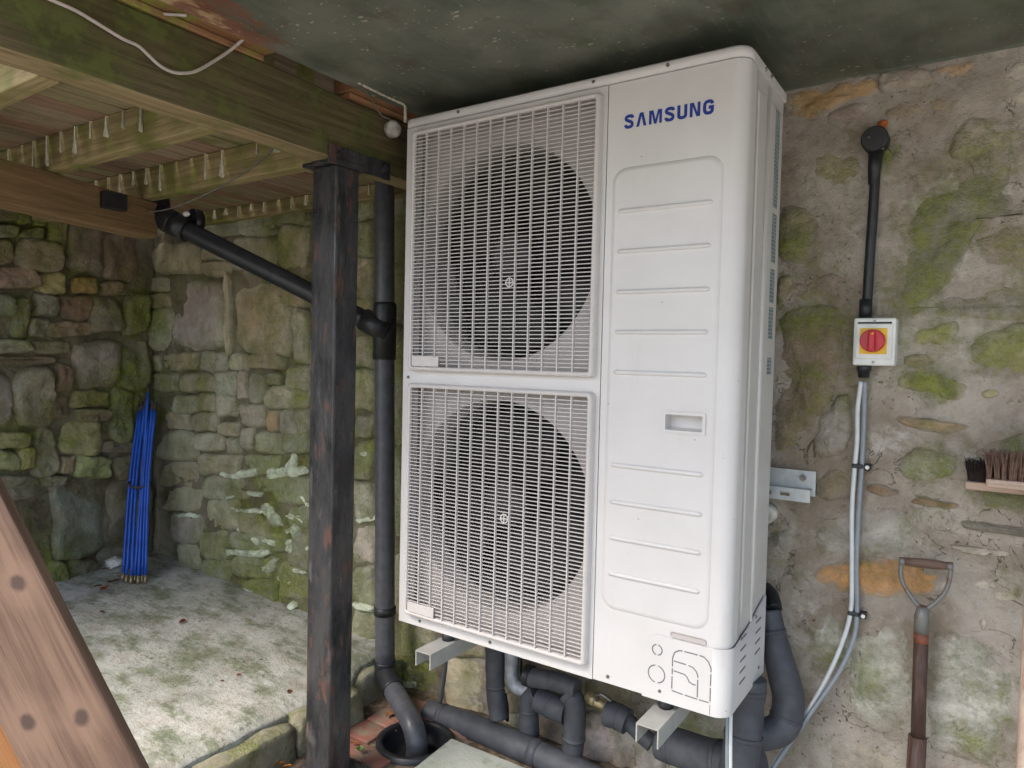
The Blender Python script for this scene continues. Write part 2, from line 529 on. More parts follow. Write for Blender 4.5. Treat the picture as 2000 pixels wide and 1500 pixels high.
def ceiling_mat():
    g = G('flaking green painted sheet')
    n = g.noise(4.5, detail=7, rough=0.6)
    streak = g.noise(3, g.map(g.pos, scale=(22, 2.6, 1), rot=(0, 0, math.radians(28))), detail=6)
    c = g.mix(g.step(n, 0.33, 0.68), (0.070, 0.086, 0.062), (0.165, 0.172, 0.135))
    c = g.mix(g.step(streak, 0.5, 0.72, 0, 0.55), c, (0.15, 0.15, 0.125))
    c = g.mix(g.step(g.noise(9, g.map(g.pos, loc=(2, 8, 0)), detail=6), 0.55, 0.7, 0, 0.5), c, (0.085, 0.055, 0.038))
    c = g.mix(g.step(g.noise(5, g.map(g.pos, loc=(5, 3, 0)), detail=5), 0.56, 0.7, 0, 0.5), c, (0.05, 0.075, 0.025))
    x = g.xyz(g.pos)
    edge = g.math('ADD', g.step(x[0], -0.06, 0.20, 0.34, -0.12), g.math('MULTIPLY', g.step(x[1], -0.75, -0.25, 0.25, -0.2), 1.0))
    rust = g.math('ADD', g.noise(9, g.map(g.pos, scale=(2.4, 0.9, 1), rot=(0, 0, 0.5)), detail=8, rough=0.7), edge)
    rust = g.math('ADD', rust, g.math('MULTIPLY', g.math('SUBTRACT', g.noise(60, g.map(g.pos, scale=(1, 0.4, 1), rot=(0, 0, 0.6)), detail=5), 0.5), 0.55))
    c = g.mix(g.step(rust, 0.68, 0.90, 0, 0.85), c, (0.20, 0.075, 0.045))
    c = g.mix(g.step(rust, 0.96, 1.06, 0, 0.75), c, (0.46, 0.33, 0.17))
    v = g.vor(30, g.map(g.pos, scale=(1.0, 2.2, 0.0), rot=(0, 0, 0.9)))
    siz = g.step(g.noise(5, g.map(g.pos, loc=(1, 1, 4))), 0.36, 0.70, 0.06, 0.26)
    fl = g.math('LESS_THAN', v.outputs['Distance'], g.math('MULTIPLY', siz, g.xyz(v.outputs['Color'])[0]))
    v2 = g.vor(85, g.map(g.pos, scale=(1, 1, 0.0)))
    fl2 = g.math('LESS_THAN', v2.outputs['Distance'], g.math('MULTIPLY', siz, g.step(g.xyz(v2.outputs['Color'])[1], 0.5, 1.0)))
    c = g.mix(g.math('MULTIPLY', g.math('MAXIMUM', fl, fl2), 0.75), c, (0.40, 0.37, 0.26))
    h = g.math('ADD', g.math('MULTIPLY', g.noise(40), 0.5), g.math('MULTIPLY', streak, 0.5))
    return g.out(c, g.step(n, 0.3, 0.7, 0.42, 0.62), g.bump(h, 0.35, 0.006), spec=0.5)


def post_mat():
    g = G('peeling black paint on rusty steel')
    v = g.map(g.pos, scale=(13, 13, 4.0))
    a = g.noise(1.4, v, detail=8, rough=0.65)
    b = g.noise(2.3, v, detail=7, rough=0.68)
    c = g.mix(g.step(a, 0.36, 0.6), (0.016, 0.017, 0.020), (0.045, 0.045, 0.047))
    c = g.mix(g.step(b, 0.55, 0.62, 0, 0.9), c, (0.105, 0.052, 0.038))
    c = g.mix(g.step(g.noise(2.2, g.map(v, loc=(5, 2, 1)), detail=6), 0.60, 0.70, 0, 0.6), c, (0.12, 0.118, 0.11))
    return g.out(c, g.step(b, 0.4, 0.65, 0.26, 0.58), g.bump(g.step(b, 0.5, 0.62), 0.5, 0.002), spec=0.5)


def concrete_mat():
    g = G('mossy concrete')
    n = g.noise(5, detail=8, rough=0.62)
    st = g.noise(3.6, g.map(g.pos, scale=(1.6, 4.2, 1), rot=(0, 0, 0.35)), detail=8, rough=0.66)
    c = g.mix(g.step(n, 0.35, 0.65), (0.34, 0.345, 0.30), (0.54, 0.535, 0.49))
    c = g.mix(g.step(g.noise(12, g.map(g.pos, loc=(3, 3, 3))), 0.5, 0.68, 0, 0.5), c, (0.36, 0.31, 0.25))
    moss = g.math('ADD', g.math('ADD', g.math('MULTIPLY', st, 0.75), g.math('MULTIPLY', n, -0.35)), 0.30)
    c = g.mix(g.step(g.math('ADD', moss, g.math('MULTIPLY', g.math('SUBTRACT', g.noise(60, detail=6, rough=0.7), 0.5), 0.3)), 0.46, 0.62, 0, 0.8), c, g.mix(g.step(g.noise(22), 0.4, 0.6), (0.13, 0.15, 0.085), (0.20, 0.23, 0.13)))
    m2 = g.noise(45, detail=6, rough=0.75)
    sp = g.step(m2, 0.57, 0.64)
    c = g.mix(g.math('MULTIPLY', sp, g.step(g.noise(3.3, g.map(g.pos, loc=(7, 1, 0))), 0.42, 0.6, 0.2, 0.85)), c, (0.07, 0.075, 0.05))
    c = g.mix(g.step(m2, 0.28, 0.40, 0.6, 0), c, (0.66, 0.65, 0.62))
    dk = g.math('ADD', g.noise(7, g.map(g.pos, scale=(1, 2, 1), loc=(2, 9, 0)), detail=9, rough=0.75), 0.0)
    c = g.mix(g.step(dk, 0.54, 0.68, 0, 0.6), c, (0.15, 0.15, 0.105))
    h = g.math('ADD', g.math('MULTIPLY', n, 0.4), g.math('MULTIPLY', m2, 0.6))
    return g.out(c, 0.9, g.bump(h, 1.0, 0.014), spec=0.25)


def brick_mat():
    g = G('clay paver')
    c = g.mix(g.step(g.oi.outputs['Random'], 0.0, 1.0), (0.24, 0.10, 0.075), (0.34, 0.17, 0.13))
    c = g.mix(g.step(g.noise(11, detail=6), 0.42, 0.66), c, (0.23, 0.19, 0.14))
    c = g.mix(g.step(g.noise(60), 0.55, 0.72, 0, 0.4), c, (0.10, 0.06, 0.05))
    return g.out(c, 0.8, g.bump(g.noise(90), 0.4, 0.004), spec=0.3)


def soil_mat():
    g = G('leafy grit and soil')
    c = g.mix(g.step(g.noise(30), 0.4, 0.6), (0.10, 0.075, 0.05), (0.20, 0.16, 0.115))
    return g.out(c, 0.95, g.bump(g.noise(60), 0.6, 0.01), spec=0.2)


def yard_mat():
    g = G('pale gravel yard')
    c = g.mix(g.step(g.noise(1.2), 0.4, 0.6), (0.40, 0.38, 0.34), (0.50, 0.47, 0.42))
    c = g.mix(g.step(g.vor(35).outputs['Distance'], 0.2, 0.6, 0.5, 0), c, (0.2, 0.19, 0.17))
    return g.out(c, 0.95, g.bump(g.noise(60), 0.6, 0.01), spec=0.2)


def label_mat():
    g = G('worn instruction label')
    z = g.xyz(g.obj)[2]
    ln = g.math('GREATER_THAN', g.math('SINE', g.math('MULTIPLY', z, 700.0)), 0.1)
    blk = g.step(g.noise(26, g.map(g.obj, scale=(1, 1, 0.6))), 0.42, 0.5)
    c = g.mix(g.math('MULTIPLY', ln, blk), (0.27, 0.32, 0.33), (0.11, 0.15, 0.17))
    return g.out(c, 0.5, None, spec=0.4)


M_CEIL = ceiling_mat()
M_POST = post_mat()
M_CONC = concrete_mat()
M_BRICK = brick_mat()
M_SOIL = soil_mat()
M_YARD = yard_mat()
M_LABEL = label_mat()

# ------------------------------------------------------------------ ground
bm = bmesh.new()
vs = [bm.verts.new(p) for p in ((-150, -150, GZ - 0.062), (150, -150, GZ - 0.062), (150, 150, GZ - 0.062), (-150, 150, GZ - 0.062))]
bm.faces.new(vs)
tag(obj('ground', bm, M_YARD), None, None, kind='structure')


# ------------------------------------------------------------------ rubble walls
def fr_back(a, z, n):
    return Vector((a, WY - n, z))


def fr_left(a, z, n):
    p = LW0 + LWD * (WY - a) + LWN * n
    return Vector((p.x, p.y, z))


def wall_base(name, frame, a0, a1, z0, z1, mat, amp, label, step=0.0075, thick=0.32):
    bm = bmesh.new()
    na, nz = int((a1 - a0) / step), int((z1 - z0) / step)
    grid = []
    for j in range(nz + 1):
        row = []
        for i in range(na + 1):
            a = a0 + (a1 - a0) * i / na
            z = z0 + (z1 - z0) * j / nz
            q = Vector((a * 3.1, z * 3.1, 2.3 if frame is fr_back else 8.1))
            n = (mn.fractal(q, 1.0, 2.1, 3) * 0.6 + mn.fractal(q * 6, 1.0, 2.2, 3) * 0.30 + mn.fractal(q * 25, 0.9, 2.2, 2) * 0.16) * amp
            row.append(bm.verts.new(frame(a, z, n)))
        grid.append(row)
    for j in range(nz):
        for i in range(na):
            f = bm.faces.new((grid[j][i], grid[j][i + 1], grid[j + 1][i + 1], grid[j + 1][i]))
            f.smooth = True
    b = [bm.verts.new(frame(a, z, -thick)) for a, z in ((a0, z0), (a1, z0), (a1, z1), (a0, z1))]
    bm.faces.new(b[::-1])
    bm.faces.new([b[0], b[1]] + grid[0][::-1])
    bm.faces.new([b[2], b[3]] + grid[nz])
    bm.faces.new([b[1], b[2]] + [grid[j][na] for j in range(nz, -1, -1)])
    bm.faces.new([b[3], b[0]] + [grid[j][0] for j in range(nz + 1)])
    bmesh.ops.recalc_face_normals(bm, faces=bm.faces[:])
    o = tag(obj(name, bm, mat), label, 'wall')
    if frame is fr_back:
        o.data.materials.append(M_MORT_B)
        for p in o.data.polygons:
            if p.center.x + 0.12 * mn.noise(p.center * 5) < -0.12:
                p.material_index = 1
    return o


back_wall = wall_base('stone_wall', fr_back, -2.40, 2.4, -0.53, 1.50, M_MORT_R, 0.012,
                      'long back wall of mossy rubble stone behind the white heat pump')
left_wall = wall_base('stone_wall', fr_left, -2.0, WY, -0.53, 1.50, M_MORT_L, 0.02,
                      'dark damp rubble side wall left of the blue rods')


def chaikin(P, k):
    for _ in range(k):
        Q = []
        for i in range(len(P)):
            a, b = P[i], P[(i + 1) % len(P)]
            Q += [a.lerp(b, 0.22), a.lerp(b, 0.78)]
        P = Q
    return P


SID = 0


def stone(poly, frame, parent, col, moss, h, rough=0.006, emb=0.012, n_out=36, soft=2, tilt=0.06, mat=None, name='stone', jit=0.05, edge=0.3):
    """poly: (a, z) points on the wall's plane; a proud, uneven stone bedded in the wall"""
    global SID
    SID += 1
    rnd = random.Random(SID * 7 + 3)
    P = chaikin([Vector(p) for p in poly], soft)
    L = [0]
    for i in range(len(P)):
        L.append(L[-1] + (P[(i + 1) % len(P)] - P[i]).length)
    T = L[-1]
    out = []
    k = 0
    for i in range(n_out):
        s = T * i / n_out
        while L[k + 1] < s:
            k += 1
        f = (s - L[k]) / max(1e-9, L[k + 1] - L[k])
        out.append(P[k].lerp(P[(k + 1) % len(P)], f))
    c = sum(out, Vector((0, 0))) / len(out)
    hw = max(abs(p.x - c.x) for p in out)
    hz = max(abs(p.y - c.y) for p in out)
    mh = min(hw, hz)
    so = Vector((rnd.uniform(0, 50), rnd.uniform(0, 50), rnd.uniform(0, 50)))
    o2 = []
    for p in out:
        d = p - c
        k_ = 1 + jit * 2.2 * (mn.noise(Vector((p.x * 24, p.y * 24, 0)) + so) * min(1, 0.045 / max(0.01, d.length)) + 0.7 * mn.noise(Vector((p.x * 7, p.y * 7, 5)) + so))
        o2.append(c + d * k_)
    out = o2
    tx, tz = rnd.uniform(-tilt, tilt), rnd.uniform(-tilt, tilt)
    bm = bmesh.new()
    rl = bm.verts.layers.float.new('rim')
    O = frame(c.x, c.y, 0)
    rings = []
    for t in (0.0, 0.05, 0.13, 0.25, 0.42, 0.62, 0.84):
        sx, sz = 1 - t * mh / hw, 1 - t * mh / hz
        ring = []
        for p in out:
            q = Vector((c.x + (p.x - c.x) * sx, c.y + (p.y - c.y) * sz))
            u = min(1.0, t / edge)
            prof = -emb + (h + emb) * (1 - (1 - u) ** 2.4)
            w = min(1, t / 0.1)
            nz_ = mn.fractal(Vector((q.x * 9, q.y * 9, 0)) + so, 1.0, 2.1, 4) * rough * 1.6 + mn.fractal(Vector((q.x * 42, q.y * 42, 3)) + so, 1.0, 2.1, 2) * rough * 0.45
            ring.append(bm.verts.new(frame(q.x, q.y, prof + w * (nz_ + (q.x - c.x) * tx + (q.y - c.y) * tz)) - O))
        rings.append(ring)
    for a, b in zip(rings, rings[1:]):
        for i in range(n_out):
            f = bm.faces.new((a[i], a[(i + 1) % n_out], b[(i + 1) % n_out], b[i]))
            f.smooth = True
    cv = bm.verts.new(sum((v.co for v in rings[-1]), Vector()) / n_out)
    for i in range(n_out):
        bm.faces.new((rings[-1][i], rings[-1][(i + 1) % n_out], cv)).smooth = True
    bm.faces.new(rings[0][::-1])
    bmesh.ops.recalc_face_normals(bm, faces=bm.faces[:])
    for t, ring in zip((0.0, 0.05, 0.13, 0.25, 0.42, 0.62, 0.84), rings):
        for v in ring:
            v[rl] = max(0.0, 1 - t / 0.75)
    o = obj(name, bm, mat or M_STONE, parent, O)
    o.color = (*col, moss)
    return o


TAN, GREY, PINK, BRN = (0.33, 0.27, 0.19), (0.29, 0.275, 0.25), (0.34, 0.27, 0.235), (0.21, 0.155, 0.10)
OCH, PALE, DGR, GRN = (0.42, 0.26, 0.10), (0.42, 0.38, 0.325), (0.175, 0.165, 0.14), (0.25, 0.265, 0.19)
ORG, WHT, YEL = (0.50, 0.25, 0.075), (0.58, 0.55, 0.48), (0.42, 0.40, 0.19)
ABOVE = {}


def pxpoly(pts, wall):
    if wall == 'b':
        return [(at(u, v, 1, WY).x, at(u, v, 1, WY).z) for u, v in pts]
    P = [at_left(u, v) for u, v in pts]
    return [(WY - (p.xy - LW0).dot(LWD), p.z) for p in P]


def grow(P, k):
    cx, cy = sum(p[0] for p in P) / len(P), sum(p[1] for p in P) / len(P)
    return [(cx + (p[0] - cx) * k, cy + (p[1] - cy) * k) for p in P]


def rect(x0, y0, x1, y1, sk=0.0):
    rnd = random.Random(int(x0 * 31 + y0 * 17))
    j = lambda s: rnd.uniform(-1, 1) * s
    w, h = x1 - x0, y1 - y0
    a = 0.09
    return [(x0 + w * 0.02 + j(w * a), y0 + j(h * a)), ((x0 + x1) / 2 + j(w * 0.2), y0 - h * 0.04 + j(h * a)), (x1 + j(w * a), y0 + sk * w + j(h * a)),
            (x1 + j(w * 0.05), (y0 + y1) / 2 + sk * w), (x1 + j(w * a), y1 + sk * w + j(h * a)), ((x0 + x1) / 2 + j(w * 0.2), y1 + h * 0.03 + j(h * a)),
            (x0 + j(w * a), y1 + j(h * a)), (x0 + j(w * 0.05), (y0 + y1) / 2)]


# right part of the back wall: stones half covered by smeared mortar (traced one by one)
RIGHT = [
    ([(1535, 176), (1640, 158), (1715, 147), (1712, 183), (1650, 200), (1612, 228), (1535, 246)], OCH, 0.25, 0.008),
    ([(1718, 147), (1770, 138), (1818, 130), (1828, 166), (1780, 178), (1720, 182)], PALE, 0.0, 0.008),
    ([(1824, 128), (1910, 110), (1906, 140), (1845, 166)], (0.44, 0.30, 0.18), 0.1, 0.007),
    ([(1958, 122), (2060, 100), (2060, 205), (1955, 216)], WHT, 0.0, 0.010),
    ([(1614, 230), (1655, 206), (1702, 200), (1712, 245), (1690, 285), (1664, 272)], PINK, 0.15, 0.010),
    ([(1580, 305), (1610, 285), (1660, 290), (1692, 312), (1692, 372), (1640, 376), (1592, 345)], (0.38, 0.35, 0.21), 0.5, 0.012),
    ([(1522, 412), (1565, 400), (1606, 430), (1592, 508), (1548, 522), (1522, 505)], (0.38, 0.35, 0.22), 0.52, 0.018),
    ([(1518, 545), (1545, 535), (1556, 560), (1540, 592), (1516, 596)], TAN, 0.5, 0.014),
    ([(1755, 470), (1800, 375), (1880, 332), (1960, 300), (2060, 285), (2060, 420), (1975, 402), (1905, 440), (1880, 520), (1830, 585), (1760, 590), (1748, 540)], GREY, 0.86, 0.012),
    ([(1905, 452), (1970, 412), (2060, 430), (2060, 540), (1960, 545), (1900, 520)], PINK, 0.3, 0.010),
    ([(1640, 395), (1690, 390), (1690, 470), (1650, 520), (1625, 480)], PALE, 0.1, 0.006),
    ([(1770, 600), (1900, 570), (2060, 555), (2060, 615), (1950, 630), (1790, 622)], GREY, 0.45, 0.006),
    ([(1776, 640), (1828, 630), (1874, 630), (1872, 662), (1842, 682), (1786, 680)], YEL, 0.3, 0.018),
    ([(1753, 736), (1795, 722), (1850, 724), (1888, 748), (1886, 778), (1860, 786), (1820, 766), (1760, 760)], YEL, 0.66, 0.018),
    ([(1914, 768), (1938, 757), (1956, 764), (1946, 778), (1920, 781)], YEL, 0.2, 0.014),
    ([(1900, 690), (1926, 652), (1990, 640), (2060, 650), (2060, 750), (1965, 740), (1912, 716)], (0.36, 0.34, 0.17), 0.55, 0.014),
    ([(1512, 640), (1560, 608), (1640, 598), (1664, 640), (1636, 720), (1632, 790), (1592, 850), (1545, 880), (1508, 872)], BRN, 0.5, 0.022),
    ([(1588, 838), (1648, 765), (1668, 830), (1648, 880), (1592, 892)], GREY, 0.45, 0.016),
    ([(1748, 806), (1800, 815), (1882, 828), (1880, 846), (1826, 848), (1748, 826)], (0.42, 0.30, 0.16), 0.05, 0.010),
    ([(1760, 884), (1800, 876), (1866, 880), (1872, 930), (1800, 938), (1758, 930)], (0.42, 0.43, 0.34), 0.42, 0.010),
    ([(1688, 944), (1720, 945), (1758, 962), (1725, 970), (1692, 962)], (0.26, 0.15, 0.07), 0.2, 0.010),
    ([(1770, 982), (1800, 966), (1835, 978), (1872, 984), (1858, 997), (1826, 993), (1796, 986)], (0.30, 0.17, 0.07), 0.1, 0.010),
    ([(1612, 1012), (1660, 982), (1760, 1000), (1802, 1040), (1792, 1075), (1690, 1086), (1602, 1108), (1590, 1062)], (0.42, 0.41, 0.39), 0.2, 0.010),
    ([(1590, 1110), (1640, 1096), (1760, 1084), (1856, 1084), (1852, 1150), (1800, 1174), (1720, 1166), (1612, 1150)], ORG, 0.0, 0.012),
    ([(1555, 1215), (1600, 1176), (1680, 1220), (1782, 1212), (1800, 1300), (1790, 1442), (1700, 1432), (1600, 1372), (1545, 1300)], (0.52, 0.54, 0.49), 0.3, 0.012),
    ([(1812, 1240), (1860, 1228), (1920, 1250), (1985, 1325), (1985, 1490), (1880, 1472), (1808, 1460)], (0.56, 0.57, 0.54), 0.3, 0.012),
    ([(1890, 1128), (1925, 1120), (1985, 1145), (1990, 1182), (1940, 1186), (1902, 1152)], WHT, 0.1, 0.022),
    ([(1904, 1206), (1925, 1198), (1938, 1220), (1920, 1238)], WHT, 0.0, 0.018),
    ([(1884, 1014), (1950, 1022), (2060, 1038), (2060, 1062), (1940, 1042), (1886, 1036)], (0.16, 0.155, 0.125), 0.25, 0.030),
    ([(1845, 1062), (1900, 1066), (1985, 1076), (1960, 1090), (1900, 1086)], WHT, 0.0, 0.010),
    ([(1470, 1042), (1555, 1038), (1572, 1080), (1540, 1120), (1470, 1142)], GREY, 0.1, 0.014),
    ([(1640, 1424), (1700, 1436), (1772, 1456), (1776, 1560), (1590, 1560)], PALE, 0.1, 0.010),
    ([(1800, 1478), (1870, 1480), (1985, 1506), (1985, 1600), (1800, 1600)], PINK, 0.15, 0.010),
    ([(1852, 1395), (1880, 1380), (1902, 1400), (1896, 1432), (1864, 1432)], (0.50, 0.49, 0.42), 0.3, 0.022),
    ([(1715, 215), (1800, 190), (1880, 180), (1870, 225), (1790, 250), (1724, 262)], TAN, 0.3, 0.006),
    ([(1700, 300), (1745, 290), (1742, 340), (1712, 350)], GRN, 0.8, 0.010),
    ([(1880, 232), (1960, 225), (2060, 235), (2060, 280), (1950, 292), (1860, 312)], PALE, 0.12, 0.007),
    ([(1905, 870), (2060, 840), (2060, 940), (1930, 930)], GREY, 0.5, 0.008),
    ([(1930, 945), (2060, 955), (2060, 1010), (1935, 1000)], GRN, 0.55, 0.009),
    ([(1530, 560), (1640, 530), (1660, 580), (1560, 596)], PINK, 0.1, 0.005),
    ([(1770, 690), (1850, 695), (1840, 715), (1765, 718)], TAN, 0.3, 0.005),
    ([(1590, 930), (1660, 905), (1672, 960), (1600, 985)], TAN, 0.2, 0.010),
]
for P, c, mo, h in RIGHT:
    stone(pxpoly(grow(P, 1.10), 'b'), fr_back, back_wall, c, mo, h * 0.55, rough=0.008, emb=0.007, n_out=60, soft=1, tilt=0.03, jit=0.12, edge=0.85)

# left part of the back wall, open jointed stones
LEFTB = [
    (300, 478, 395, 535, TAN, .35), (392, 420, 470, 462, GRN, .35), (472, 418, 540, 462, PALE, .4), (540, 402, 606, 440, GRN, .7),
    (395, 465, 452, 510, GREY, .4), (455, 465, 545, 525, GRN, .5), (545, 440, 606, 530, PALE, .6), (398, 512, 452, 540, TAN, .3),
    (296, 540, 334, 572, PINK, .2), (296, 574, 334, 602, BRN, .2), (292, 604, 338, 680, GRN, .6),
    (338, 540, 442, 682, (0.33, 0.29, 0.28), .12), (452, 556, 572, 690, (0.36, 0.23, 0.14), .33), (576, 600, 612, 708, PALE, .45),
    (444, 545, 454, 680, PALE, .3), (545, 540, 606, 600, TAN, .4),
    (284, 694, 315, 724, GRN, .5), (318, 688, 393, 726, (0.3, 0.27, 0.16), .42), (400, 684, 450, 726, GRN, .4), (452, 686, 490, 726, (0.36, 0.35, 0.24), .3),
    (493, 690, 560, 722, TAN, .4), (564, 710, 608, 764, PINK, .3),
    (302, 728, 350, 766, GRN, .5), (362, 728, 425, 766, TAN, .3), (426, 728, 468, 776, (0.35, 0.34, 0.25), .35), (470, 726, 486, 778, PALE, .1),
    (488, 730, 527, 786, GRN, .4), (528, 728, 556, 752, GRN, .5),
    (345, 768, 394, 806, GRN, .4), (394, 765, 426, 802, TAN, .4), (425, 770, 465, 816, PALE, .25), (470, 788, 528, 836, PALE, .35),
    (528, 754, 606, 798, (0.40, 0.40, 0.31), .35), (526, 800, 550, 842, OCH, .4), (552, 800, 608, 846, PALE, .45),
    (328, 806, 375, 840, TAN, .35), (376, 806, 434, 844, TAN, .3), (436, 822, 470, 852, TAN, .35), (474, 832, 500, 878, PALE, .3),
    (504, 842, 560, 886, GRN, .4), (560, 840, 608, 884, GRN, .6), (390, 846, 444, 882, PALE, .3), (446, 852, 474, 888, GRN, .4),
    (315, 842, 386, 900, TAN, .3), (390, 888, 470, 926, TAN, .4), (474, 888, 545, 928, GRN, .5), (320, 902, 388, 950, BRN, .35),
    (402, 930, 500, 974, GRN, .52), (505, 932, 606, 984, GRN, .58), (330, 952, 400, 1000, TAN, .42), (404, 978, 470, 1036, TAN, .45),
    (474, 996, 556, 1048, GRN, .5), (560, 988, 608, 1030, GRN, .6), (338, 1004, 402, 1060, GREY, .45), (392, 1040, 440, 1090, GRN, .5),
    (444, 1040, 560, 1078, GRN, .58), (566, 1040, 608, 1112, GREY, .35), (460, 1084, 540, 1130, GRN, .6), (396, 1094, 456, 1142, GRN, .62),
    (544, 1100, 608, 1170, GRN, .66), (352, 1062, 392, 1110, GRN, .5), (460, 1134, 540, 1182, GRN, .66),
    (690, 360, 735, 430, PALE, .6), (690, 436, 735, 500, GRN, .6), (690, 505, 735, 580, PALE, .5), (690, 585, 735, 650, YEL, .5),
    (690, 655, 735, 720, TAN, .5), (690, 724, 735, 800, YEL, .5), (692, 806, 735, 860, GREY, .4), (692, 865, 735, 940, GRN, .5),
    (692, 945, 735, 1020, PALE, .4), (692, 1026, 735, 1100, PALE, .45), (692, 1106, 735, 1180, GRN, .6), (692, 1184, 735, 1250, GRN, .6),
    (612, 420, 688, 520, GRN, .6), (612, 525, 688, 640, PALE, .5), (612, 645, 688, 760, TAN, .5), (612, 765, 688, 880, GRN, .5), (612, 885, 688, 1010, GRN, .5),
    (612, 1015, 688, 1130, GRN, .6), (612, 1135, 688, 1230, GRN, .6),
    (772, 360, 810, 520, GRN, .6), (772, 525, 810, 640, BRN, .4), (772, 645, 810, 760, GRN, .5), (772, 765, 810, 900, GRN, .6),
    (772, 905, 810, 1080, GRN, .65), (772, 1085, 810, 1205, GRN, .6),
    (776, 1212, 850, 1290, GRN, .62), (785, 1296, 868, 1385, GRN, .6), (872, 1290, 948, 1400, WHT, .15), (870, 1230, 950, 1286, TAN, .45),
    (975, 1395, 1030, 1440, PALE, .2), (1052, 1395, 1108, 1500, PALE, .15), (985, 1300, 1050, 1390, PINK, .2), (1140, 1385, 1210, 1480, WHT, .3),
    (1160, 1470, 1225, 1560, (0.42, 0.22, 0.18), .05), (1230, 1440, 1300, 1560, PALE, .2), (1290, 1390, 1420, 1475, PALE, .4), (1150, 1320, 1250, 1380, TAN, .2),
    (1310, 1480, 1420, 1570, PALE, .35), (1060, 1310, 1150, 1380, GREY, .2),
]
for x0, y0, x1, y1, c, mo in LEFTB:
    low = y0 > 880
    rnd = random.Random(x0 * 13 + y0)
    c = tuple(max(0.02, v * rnd.uniform(1.0, 1.3)) for v in c)
    stone(pxpoly(grow(rect(x0, y0, x1, y1), 1.12 if low else 1.04), 'b'), fr_back, back_wall, c, mo, rnd.uniform(0.010, 0.016) if low else rnd.uniform(0.015, 0.027),
          rough=0.008, emb=0.012, n_out=40, soft=1, tilt=0.12, edge=0.4 if low else 0.3, jit=0.08, mat=M_STONE_B if x0 < 1000 else M_STONE)

# the left side wall
LEFTW = [
    (-70, 405, 26, 434, GREY, .1), (28, 402, 60, 438, GRN, .8), (62, 408, 84, 440, GRN, .7), (-60, 438, 34, 462, (0.45, 0.52, 0.42), .1), (36, 444, 78, 466, GRN, .6),
    (40, 466, 92, 478, (0.42, 0.48, 0.42), .1), (86, 425, 124, 496, YEL, .55), (-60, 468, 27, 516, TAN, .2), (30, 470, 118, 526, TAN, .2),
    (126, 430, 196, 532, PINK, .12), (198, 452, 268, 546, BRN, .5), (-60, 520, 60, 562, TAN, .25), (64, 532, 122, 574, YEL, .45),
    (140, 542, 186, 574, OCH, .25), (196, 552, 230, 576, BRN, .1), (232, 552, 262, 578, GREY, .3),
    (-60, 574, 20, 618, GRN, .5), (22, 590, 52, 660, GRN, .45), (62, 574, 112, 618, GREY, .2), (114, 576, 176, 626, BRN, .35), (178, 582, 236, 650, GRN, .5), (238, 580, 288, 650, GRN, .7),
    (56, 622, 90, 660, PINK, .2), (92, 628, 176, 658, TAN, .25), (-60, 664, 54, 690, PALE, .35), (60, 664, 132, 690, TAN, .35), (-60, 694, 100, 712, BRN, .3),
    (138, 664, 232, 754, GREY, .32), (236, 656, 286, 760, GRN, .72), (-60, 722, 22, 834, PINK, .15), (25, 724, 104, 832, GREY, .3), (106, 714, 138, 768, BRN, .2),
    (84, 772, 132, 818, BRN, .15), (134, 764, 214, 796, YEL, .55), (216, 760, 258, 858, GRN, .7), (146, 798, 210, 826, BRN, .2),
    (-60, 844, 54, 874, YEL, .45), (-60, 880, 28, 922, YEL, .35), (31, 876, 62, 916, YEL, .45), (64, 830, 108, 926, PINK, .25), (112, 818, 194, 884, YEL, .4),
    (112, 888, 140, 925, TAN, .3), (142, 888, 212, 934, YEL, .4), (196, 862, 266, 884, DGR, .2), (216, 890, 284, 935, BRN, .25),
    (-60, 930, 76, 974, GREY, .2), (80, 930, 128, 950, GRN, .4), (96, 940, 206, 1090, GREY, .32), (-60, 980, 18, 1060, GRN, .5), (20, 1000, 92, 1100, BRN, .45), (209, 940, 290, 1062, DGR, .3),
    (78, 1098, 124, 1176, GRN, .7), (126, 1092, 186, 1160, DGR, .5), (190, 1066, 280, 1110, DGR, .3), (-60, 1064, 18, 1180, BRN, .4), (20, 1104, 76, 1200, BRN, .5),
]
for x0, y0, x1, y1, c, mo in LEFTW:
    rnd = random.Random(x0 * 11 + y0 * 3)
    c = tuple(max(0.02, v * rnd.uniform(0.9, 1.2)) for v in c)
    big = 0.05 if (x0, y0) in ((78, 1098), (126, 1092), (30, 470)) else rnd.uniform(0.022, 0.042)
    stone(pxpoly(grow(rect(x0, y0, x1, y1), 1.07), 'l'), fr_left, left_wall, c, mo, big * 0.85, rough=0.012, emb=0.015, n_out=40, soft=1, tilt=0.16, edge=0.28, jit=0.10, mat=M_STONE_L)
# the part of the side wall nearer than the frame's left edge: plain courses
z = -0.30
rnd = random.Random(5)
while z < 1.40:
    h = rnd.uniform(0.09, 0.19)
    a = -0.62
    while a > -1.9:
        w = rnd.uniform(0.12, 0.34)
        P = [(a - w + 0.012, z + 0.01), (a - w / 2, z), (a - 0.012, z + 0.012), (a - 0.008, z + h / 2), (a - 0.012, z + h - 0.012), (a - w / 2, z + h), (a - w + 0.012, z + h - 0.01)]
        stone(P, fr_left, left_wall, tuple(x * 0.85 for x in rnd.choice((TAN, GREY, BRN, GRN))), rnd.uniform(0.2, 0.6), rnd.uniform(0.02, 0.035), n_out=24, tilt=0.1, mat=M_STONE_L)
        a -= w
    z += h

